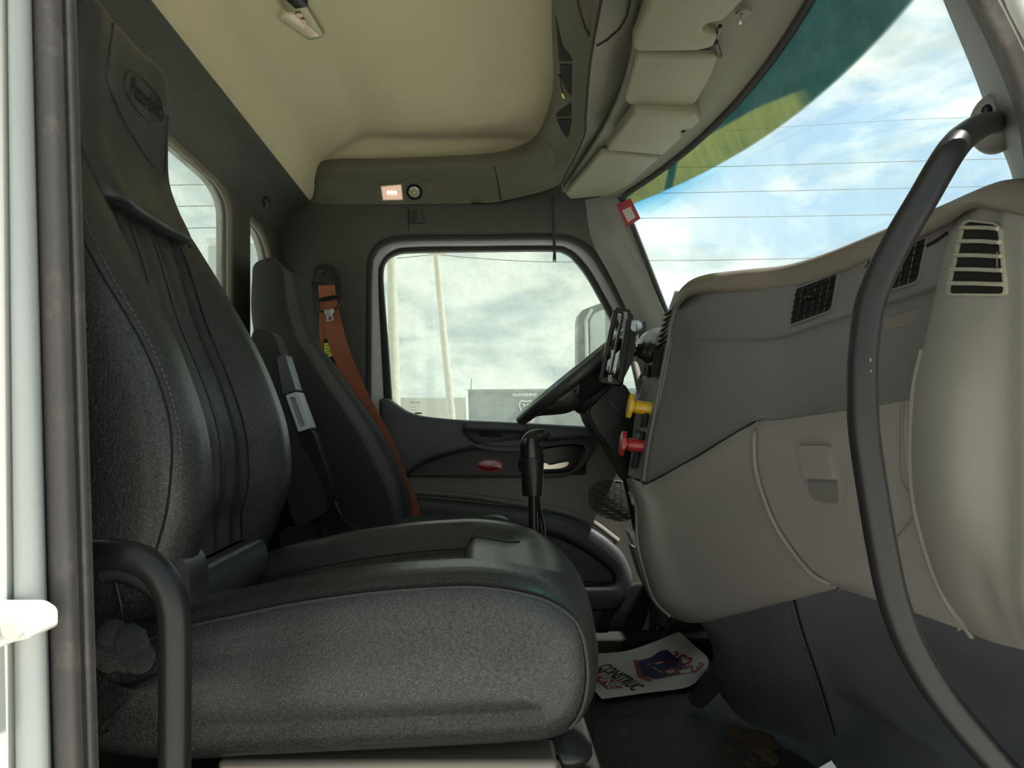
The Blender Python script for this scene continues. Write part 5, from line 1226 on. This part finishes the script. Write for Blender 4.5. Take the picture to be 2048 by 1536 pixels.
    MB().prism([rp([(1330, 688), (1341, 690), (1336, 742), (1324, 750)], 3)], lambda x, y, e: W(x, y, Y-.06)+Vector((0, e, 0)), .03, .003).build('clip_body', M['black'], t)
    MB().tube([W(1296, 730, Y-.03), W(1292, 752, Y-.03)], .007, 8).build('clip_foot', M['black'], t)
steering()
def shifter():
    Y = 1.52
    t = thing('gear_shifter', 'black gear lever with glossy pistol grip knob behind the seat cushion', 'gear lever', W(1072, 1120, Y))
    rings = []
    for (x, y, w, d) in [(1064, 910, 23, .021), (1063, 895, 23, .022), (1063, 882, 22.5, .022), (1066, 872, 22, .022), (1074, 866, 19, .021), (1085, 866, 15, .019), (1094, 868, 12, .016), (1099, 872, 8, .012)]:
        pass
    kp = [(1063, 914, 22.5), (1063, 900, 22.5), (1063, 889, 22), (1066, 880, 20), (1074, 874, 16), (1084, 871, 13.5), (1092, 872, 11), (1098, 875, 7), (1101, 877, 2)]
    kc = cr([W(x, y, Y) for x, y, r in kp], 4); kr = [q.x*Y/F for q in cr([Vector((r, 0, 0)) for x, y, r in kp], 4)]
    MB().tube(kc, kr, 24).build('knob', mat('gloss_black_knob', (.010, .010, .010), .22), t, ang=60)
    rings = []
    for y, w in ((907, 21.5), (909, 22.5), (930, 22.5), (985, 21), (991, 20), (992, 17)):
        c = W(1065-(y-907)*-.00, y, Y); r = w*Y/F
        rings.append([c+Vector((r*math.cos(a), r*.8*math.sin(a), 0)) for a in [2*math.pi*k/24 for k in range(24)]])
    MB().loft(rings).build('grip_sleeve', M['black'], t, ang=35)
    MB().cyl(W(1066, 985, Y), W(1068, 1130, Y), .0105, n=14).build('lever_shaft', M['black'], t)
    MB().tube(cr([W(1076, 985, Y), W(1081, 1020, Y), W(1088, 1060, Y), (W(1093, 1130, Y))], 5), .0035, 8).build('air_line', M['black'], t)
    MB().tube(cr([W(1073, 988, Y+.01), W(1078, 1030, Y+.01), W(1086, 1100, Y+.01)], 5), .003, 8).build('air_line', M['black'], t)
    MB().lathe(Vector((W(1100, 1150, Y).x, Y, .33)), (0, 0, 1), [(.085, -.1), (.085, .0), (.082, .05), (.075, .10), (.07, .13), (.04, .15), (.02, .16)], 24).build('boot', M['rubber'], t)
    q = MB().box((.045, 1.50, .12), (.14, .20, .24)); q.build('shifter_base', M['black_matte'], t, bevel=.03)
shifter()
def handles():
    t = thing('grab_handle', 'long curved black grab handle across the dashboard at right', 'grab handle', W(1760, 760, .60))
    pts = [(1992, 246, .83), (1968, 250, .72), (1935, 268, .65), (1900, 305, .61), (1844, 400, .60), (1786, 500, .60), (1742, 600, .60), (1726, 700, .60), (1725, 790, .60), (1729, 870, .60), (1748, 1000, .60), (1765, 1100, .60), (1787, 1200, .60), (1826, 1300, .60), (1888, 1400, .60), (1971, 1500, .60), (2060, 1600, .605), (2120, 1670, .63)]
    MB().tube(cr([W(*p) for p in pts], 6), .0127, 20).build('tube', M['tube'], t)
    # boss on the pillar
    c = W(1990, 247, .84)
    d = (W(1972, 262, .72)-c).normalized()
    rings = []
    for h, r, s in ((-.02, .027, 1.35), (.0, .027, 1.35), (.010, .025, 1.3), (.018, .020, 1.2), (.021, .015, 1.0)):
        x = d.cross(Vector((0, 0, 1))).normalized(); y = x.cross(d)
        rings.append([c+d*h+x*r*math.cos(a)+y*r*s*math.sin(a) for a in [2*math.pi*k/28 for k in range(28)]])
    MB().loft(rings).build('mount_boss', M['pillar'], t, ang=60)
    MB().sphere(W(1973, 222, .80), (.006, .006, .008), 6).build('mount_screw', M['black'], t)
    mb = MB()
    for x, y in ((1740, 720), (1741, 742)): mb.box(W(x, y, .5875), (.0016, .0012, .0035 if y < 730 else .002))
    mb.build('paint_chip', M['thread'], t, smooth=False)
    t = thing('entry_handle', 'bent black tube grab handle in front of the leather seat base', 'grab handle', W(350, 1400, .60))
    pts = [(120, 1112, .64), (190, 1108, .61), (240, 1110, .60), (280, 1120, .60), (312, 1142, .60), (336, 1178, .60), (347, 1220, .60), (350, 1280, .60), (350, 1400, .60), (349, 1560, .60), (349, 1700, .60)]
    MB().tube(cr([W(*p) for p in pts], 6), .0137, 20).build('tube', M['tube'], t)
    MB().lathe(W(118, 1112, .64), (-1, 0, 0), [(.02, 0), (.024, .004), (.024, .014)], 20).build('mount_flange', M['black'], t)
handles()
# ================================================================ paper on the floor, pedals, debris
def floor_items():
    # printed sheet lying on the floor; corners found from the picture on the plane z = .02
    t = thing('printed_sheet', 'white advertising sheet with red and navy print on the cab floor', 'paper', ZW(1300, 1330, .03))
    z0 = .028
    rows = [[(1170, 1308), (1245, 1303), (1310, 1283), (1358, 1264)],
            [(1178, 1340), (1260, 1330), (1335, 1310), (1390, 1292)],
            [(1184, 1362), (1275, 1350), (1350, 1332), (1414, 1314)],
            [(1190, 1381), (1285, 1371), (1360, 1352), (1416, 1332)],
            [(1204, 1398), (1290, 1386), (1375, 1374), (1405, 1350)]]
    rows[0][0] = (1150, 1309)
    zz = [[.05, .06, .09, .13], [.032, .036, .05, .07], [z0, z0, z0+.004, z0+.012], [z0, z0, z0+.002, z0+.004], [z0-.012, z0-.014, z0-.014, z0-.010]]
    sh = patch('sheet', [[ZW(x, y, z) for (x, y), z in zip(r, q)] for r, q in zip(rows, zz)], M['paper'], t, th=.001, su=6, sv=5)
    def proj(px, py, off=.0008): return on(sh, px, py, off)
    def shape(name, pts, m, off):
        v = [proj(x, y, off) for x, y in pts]; k = len(v); c = sum(v, Vector())/k
        return MB().add(v+[c], [(i, (i+1) % k, k) for i in range(k)]).build(name, m, sh, smooth=False)
    def poly(name, pts, m, off=.0008):
        dense = []
        for (a, b), (c, d) in zip(pts, pts[1:]+pts[:1]):
            for k in range(4): dense.append((a+(c-a)*k/4, b+(d-b)*k/4))
        v = [proj(x, y, off) for x, y in dense]
        f = [tuple(q) for q in tessellate_polygon([[Vector((x, y, 0)) for x, y in dense]])]
        return MB().add(v, f).build(name, m, sh, smooth=False)
    poly('navy_panel', [(1275, 1322), (1300, 1316), (1322, 1301), (1335, 1300), (1388, 1345), (1345, 1352), (1312, 1359), (1283, 1351)], M['ink_blue'], .0008)
    poly('red_border', [(1267, 1321), (1274, 1320), (1282, 1351), (1306, 1361), (1297, 1363), (1275, 1354)], M['ink_red'], .0011)
    def word(name, body, a, b, h, m, off, hx=None):
        """a, b: baseline ends in the picture; h: picture vector from baseline to cap height"""
        c = bpy.data.curves.new(name, 'FONT'); c.body = body; c.size = 1; c.resolution_u = 2; c.offset = .035
        q = bpy.data.objects.new(name, c); COL.objects.link(q); bpy.context.view_layer.update()
        me = bpy.data.meshes.new_from_object(q.evaluated_get(bpy.context.evaluated_depsgraph_get())); bpy.data.objects.remove(q)
        x0 = min(v.co.x for v in me.vertices); x1 = max(v.co.x for v in me.vertices)
        v = []
        for p in me.vertices:
            s = (p.co.x-x0)/(x1-x0); u = p.co.y/.72
            v.append(proj(a[0]+(b[0]-a[0])*s+h[0]*u, a[1]+(b[1]-a[1])*s+h[1]*u, off))
        return MB().add(v, [tuple(f.vertices) for f in me.polygons]).build(name, m, sh, smooth=False)
    word('black_word', 'CONSTRUC', (1193, 1336), (1266, 1382), (25, -9), M['ink_black'], .0012)
    poly('red_banner', [(1192, 1338), (1204, 1341), (1246, 1376), (1214, 1379), (1198, 1366), (1190, 1362)], M['ink_red'], .0009)
    word('white_word', 'PINE', (1190, 1352), (1222, 1380), (19, -7), M['paper'], .0013)
    word('red_word', 'LIMB', (1322, 1329), (1345, 1350), (14, -6), M['ink_red'], .0012)
    poly('red_label', [(1303, 1326), (1326, 1322), (1362, 1346), (1338, 1351)], M['ink_red'], .0011)
    word('white_word', 'LIMB', (1312, 1327), (1338, 1348), (13, -3), M['paper'], .0014)
    word('red_numbers', '352-3', (1330, 1319), (1392, 1347), (20, -18), M['ink_red'], .0014)
    word('small_print', 'residential & commercial', (1294, 1329), (1326, 1349), (3, -2), M['paper'], .0014)
    # floor mat, mud, pedal
    z = .004
    q = [ZW(1190, 1440, z), ZW(1420, 1440, z), ZW(1560, 1545, z), ZW(1180, 1560, z)]
    o = tag(MB().prism([rp([(p.x, p.y) for p in q], .03)], lambda x, y, d: Vector((x, y, .008-d)), .008, .002).build('floor_mat', mat('worn_mat', (.032, .036, .035), .75, ('grain', 90, .001), var=.3, dust=.15)), 'grey black rubber floor mat beside the seat bellows', 'floor mat')
    mb = MB(); random.seed(8)
    for i in range(60):
        px = 1440+random.random()*90+i*.35; py = 1462+random.random()*48+i*.4
        p = ZW(px, py, .006); mb.sphere(p, (.01+.02*random.random(), .015+.03*random.random(), .0012+.0012*random.random()), 4)
    tag(mb.build('dried_mud', M['mud']), 'dried brown mud on the floor by the footwell panel', 'mud', kind='stuff')
    mb = MB()
    for px, py in ((1329, 1396), (1344, 1391), (1364, 1408), (1250, 1427), (1196, 1370), (1192, 1376), (1372, 1400), (1190, 1385), (1410, 1468)): mb.sphere(ZW(px, py, .006), (.0035, .005, .002), 4)
    tag(mb.build('gravel', M['thread']), 'tiny pale grit scattered on the black floor', 'grit', kind='stuff')
    t = thing('foot_pedal', 'dark floor pedal behind the edge of the printed sheet', 'pedal', W(1400, 1370, 1.85))
    MB().prism([rp([(1385, 1412), (1408, 1374), (1440, 1344), (1442, 1382), (1405, 1418)], 4)], lambda x, y, e: W(x, y, 1.86)+Vector((0, e, 0)), .05, .006).build('pedal_pad', M['black_matte'], t)
    MB().beam(W(1420, 1370, 1.9), W(1440, 1300, 2.0), .014, .02).build('pedal_arm', M['black_matte'], t)
    # windscreen sticker
    def wsp(px, py, off):
        d = (W(px, py, 1)-CAMP).normalized(); h = BVH['window_1'].ray_cast(CAMP, d)
        if h[0] is None: h = BVH['window_1'].find_nearest(W(px, py, 2.25))
        return h[0]-d*off
    def st(name, pts, m, par, off):
        v = [wsp(x, y, off) for x, y in pts]; k = len(v); v += [wsp(x, y, off-.0006) for x, y in pts]
        return MB().add(v, [tuple(range(k)), tuple(range(2*k-1, k-1, -1))]+[(i, (i+1) % k, k+(i+1) % k, k+i) for i in range(k)]).build(name, m, par, smooth=False)
    o = tag(st('windscreen_sticker', [(1233, 409), (1261, 396), (1281, 437), (1254, 455)], mat('sticker_red', (.36, .03, .045), .6), None, .020), 'red square sticker with pale centre on the windscreen corner', 'sticker')
    st('sticker_label', [(1244, 421), (1261, 413), (1271, 434), (1256, 445)], M['paper'], o, .0212)
floor_items()
# ================================================================ outside
def outside():
    struct(MB().box((0, 20, -1.25), (160, 160, .1)).build('ground', M['concrete'], smooth=False), 'pale concrete yard outside the truck')
    # wing mirror of the far door
    t = thing('wing_mirror', 'tall black framed wing mirror outside the far door window', 'mirror', W(1190, 680, 2.95))
    Y = 2.95
    q = rp([(1156, 735), (1156, 640), (1160, 622), (1200, 606), (1250, 600), (1250, 735)], [6, 20, 14, 20, 6, 6], 5)
    inn = rp([(1182, 735), (1180, 640), (1188, 626), (1210, 618), (1212, 735)], [4, 8, 6, 4, 4], 4)
    MB().prism([q], lambda x, y, e: W(x, y, Y)+Vector((0, e, 0)), .10, .02).build('housing', mat('mirror_housing', (.10, .125, .14), .5, dust=.3, dustcol=(.3, .33, .34)), t)
    MB().prism([inn], lambda x, y, e: W(x, y, Y-.004)+Vector((0, e, 0)), .01, .001).build('mirror_glass', mat('mirror_face', (.62, .68, .66), .25, metal=.3), t)
    MB().tube([W(1174, 735, Y-.006), W(1172, 640, Y-.006), W(1184, 618, Y-.006)], .008, 6).build('housing_rib', M['frame'], t)
    MB().beam(W(1220, 730, Y+.05), W(1240, 860, 2.49), .03, .03).build('mirror_arm', M['black'], t)
    # poles
    t = tag(MB().tube([W(789, 915, 10)+Vector((0, 0, -1.2)), W(790, 820, 10), W(786, 640, 10), W(783, 470, 10), W(782, 250, 10)], [.10, .085, .075, .065, .05], 12).build('light_pole', M['pole']), 'thick pale pole at the left edge of the far window', 'pole')
    t = tag(MB().tube([W(913, 915, 15)+Vector((0, 0, -1.2)), W(902, 820, 15), W(886, 660, 15), W(872, 505, 15), W(850, 250, 15)], [.095, .085, .075, .065, .05], 12).build('utility_pole', M['pole']), 'leaning weathered utility pole in the far window', 'pole')
    MB().beam(W(858, 509, 14.9), W(892, 507, 14.9), .05, .05).build('crossbar', M['pole'], t)
    # wires
    def wire(p, Y, r, lab):
        tag(MB().tube(cr([W(x, y, Y) for x, y in p], 6), r, 5).build('power_line', M['wire']), lab, 'wire', 'power lines')
    wire([(700, 520), (800, 516), (872, 510), (960, 517), (1100, 524), (1300, 521), (1500, 519), (2100, 505)], 15.2, .010, 'thin power line fixed to the leaning pole')
    wire([(1240, 437), (1500, 434), (1800, 429), (2100, 424)], 20, .012, 'power line lowest in the blue sky of the windscreen')
    wire([(1240, 388), (1400, 385), (1700, 379), (2100, 370)], 20, .012, 'power line second from below in the windscreen')
    wire([(1240, 336), (1450, 333), (1700, 326), (2100, 315)], 20, .012, 'power line third from below in the windscreen')
    wire([(1450, 262), (1700, 246), (1850, 238), (2100, 230)], 20, .007, 'faint power line highest in the windscreen')
    tag(MB().box((-7, 26.1, 0), (16, .3, 3.48)).build('site_wall', M['wall'], smooth=False), 'pale site wall beyond the leaning pole', 'wall')
    # truck body
    t = thing('truck_body', 'dusty dark dump truck body with white dog emblem beyond the window', 'truck body', W(1080, 850, 12))
    a = W(930, 782, 12); b = W(1320, 778, 12)
    MB().box(((a.x+b.x)/2, 12.6, (a.z-.25)/2-.0), (b.x-a.x, 1.2, a.z+.25)).build('side_panel', M['dumpster'], t, bevel=.02)
    MB().beam(W(930, 782, 11.98), W(1320, 779, 11.98), .05, .05).build('top_rail', M['dumpster'], t)
    MB().beam(W(933, 780, 11.97), W(935, 840, 11.97), .05, .04).build('corner_post', M['text_white'], t)
    MB().tube([W(942, 780, 12), W(943, 757, 12)], .008, 5).build('antenna', M['wire'], t)
    MB().beam(W(948, 838, 12), W(948, 960, 12), .15, .15).beam(W(1250, 838, 12), W(1250, 960, 12), .15, .15).build('leg', M['dumpster'], t)
    text('body_lettering', 'BULLDOG BODIES.NET', W(1050, 789.5, 11.965), (1, 0, 0), (0, 0, 1), .075, M['text_white'], t, sx=.55, bold=.001)
    L = lambda pts, cl=False: [W(x, y, 11.962) for x, y in pts]
    mb = MB()
    for pts in ([(1039, 812), (1040, 803), (1046, 801), (1052, 803), (1060, 801), (1065, 804), (1065, 812), (1062, 820), (1064, 828), (1058, 834), (1046, 834), (1040, 828), (1042, 820), (1039, 812)],
                [(1046, 808), (1050, 810), (1048, 813)], [(1058, 808), (1054, 810), (1056, 813)], [(1049, 816), (1055, 816), (1052, 820), (1049, 816)], [(1045, 826), (1048, 821), (1052, 823), (1056, 821), (1060, 826)], [(1046, 829), (1052, 827), (1058, 829)],
                [(1041, 830), (1038, 838), (1042, 845)], [(1063, 830), (1067, 838), (1063, 845)]):
        mb.tube(L(pts), .007, 5)
    mb.build('dog_emblem', M['text_white'], t, smooth=False)
    # grey body seen through the back window
    t = thing('grey_box', 'pale grey equipment box behind the rear window', 'box', W(440, 560, 2.6)+Vector((-.5, 0, 0)))
    for (x0, y0, x1, y1, Yd, m) in ((415, 483, 560, 1495, 4.2, 'wall'), (442, 488, 475, 508, 4.15, 'frame')):
        a, b = W(x0, y0, Yd), W(x1, y1, Yd)
        MB().box(((a.x+b.x)/2, Yd+.2, (a.z+b.z)/2), (b.x-a.x, .4, a.z-b.z)).build('body' if m == 'wall' else 'panel', M['frame'] if m == 'frame' else mat('grey_box_paint', (.42, .47, .47), .6), t, bevel=.01)
    MB().beam(W(416, 484, 4.18), W(480, 484, 4.18), .04, .05).build('top_rail', M['frame'], t)
    t = tag(MB().box((-2.62, 8.2, .78), (.46, .5, 4.0)).build('teal_container', mat('teal_paint', (.35, .50, .50), .6)), 'pale teal container seen through the small corner window', 'container')
    # power lines behind the rear window
    for k, (y0, y1) in enumerate(((372, 366), (415, 408), (459, 452))):
        tag(MB().tube([W(250, y0, 10), W(600, y1, 10), W(783, y1-3, 10)], .008, 5).build('power_line', M['wire']), 'power line behind the rear window, '+('topmost', 'middle', 'lowest')[k]+' of three', 'wire', 'power lines behind the cab')
outside()
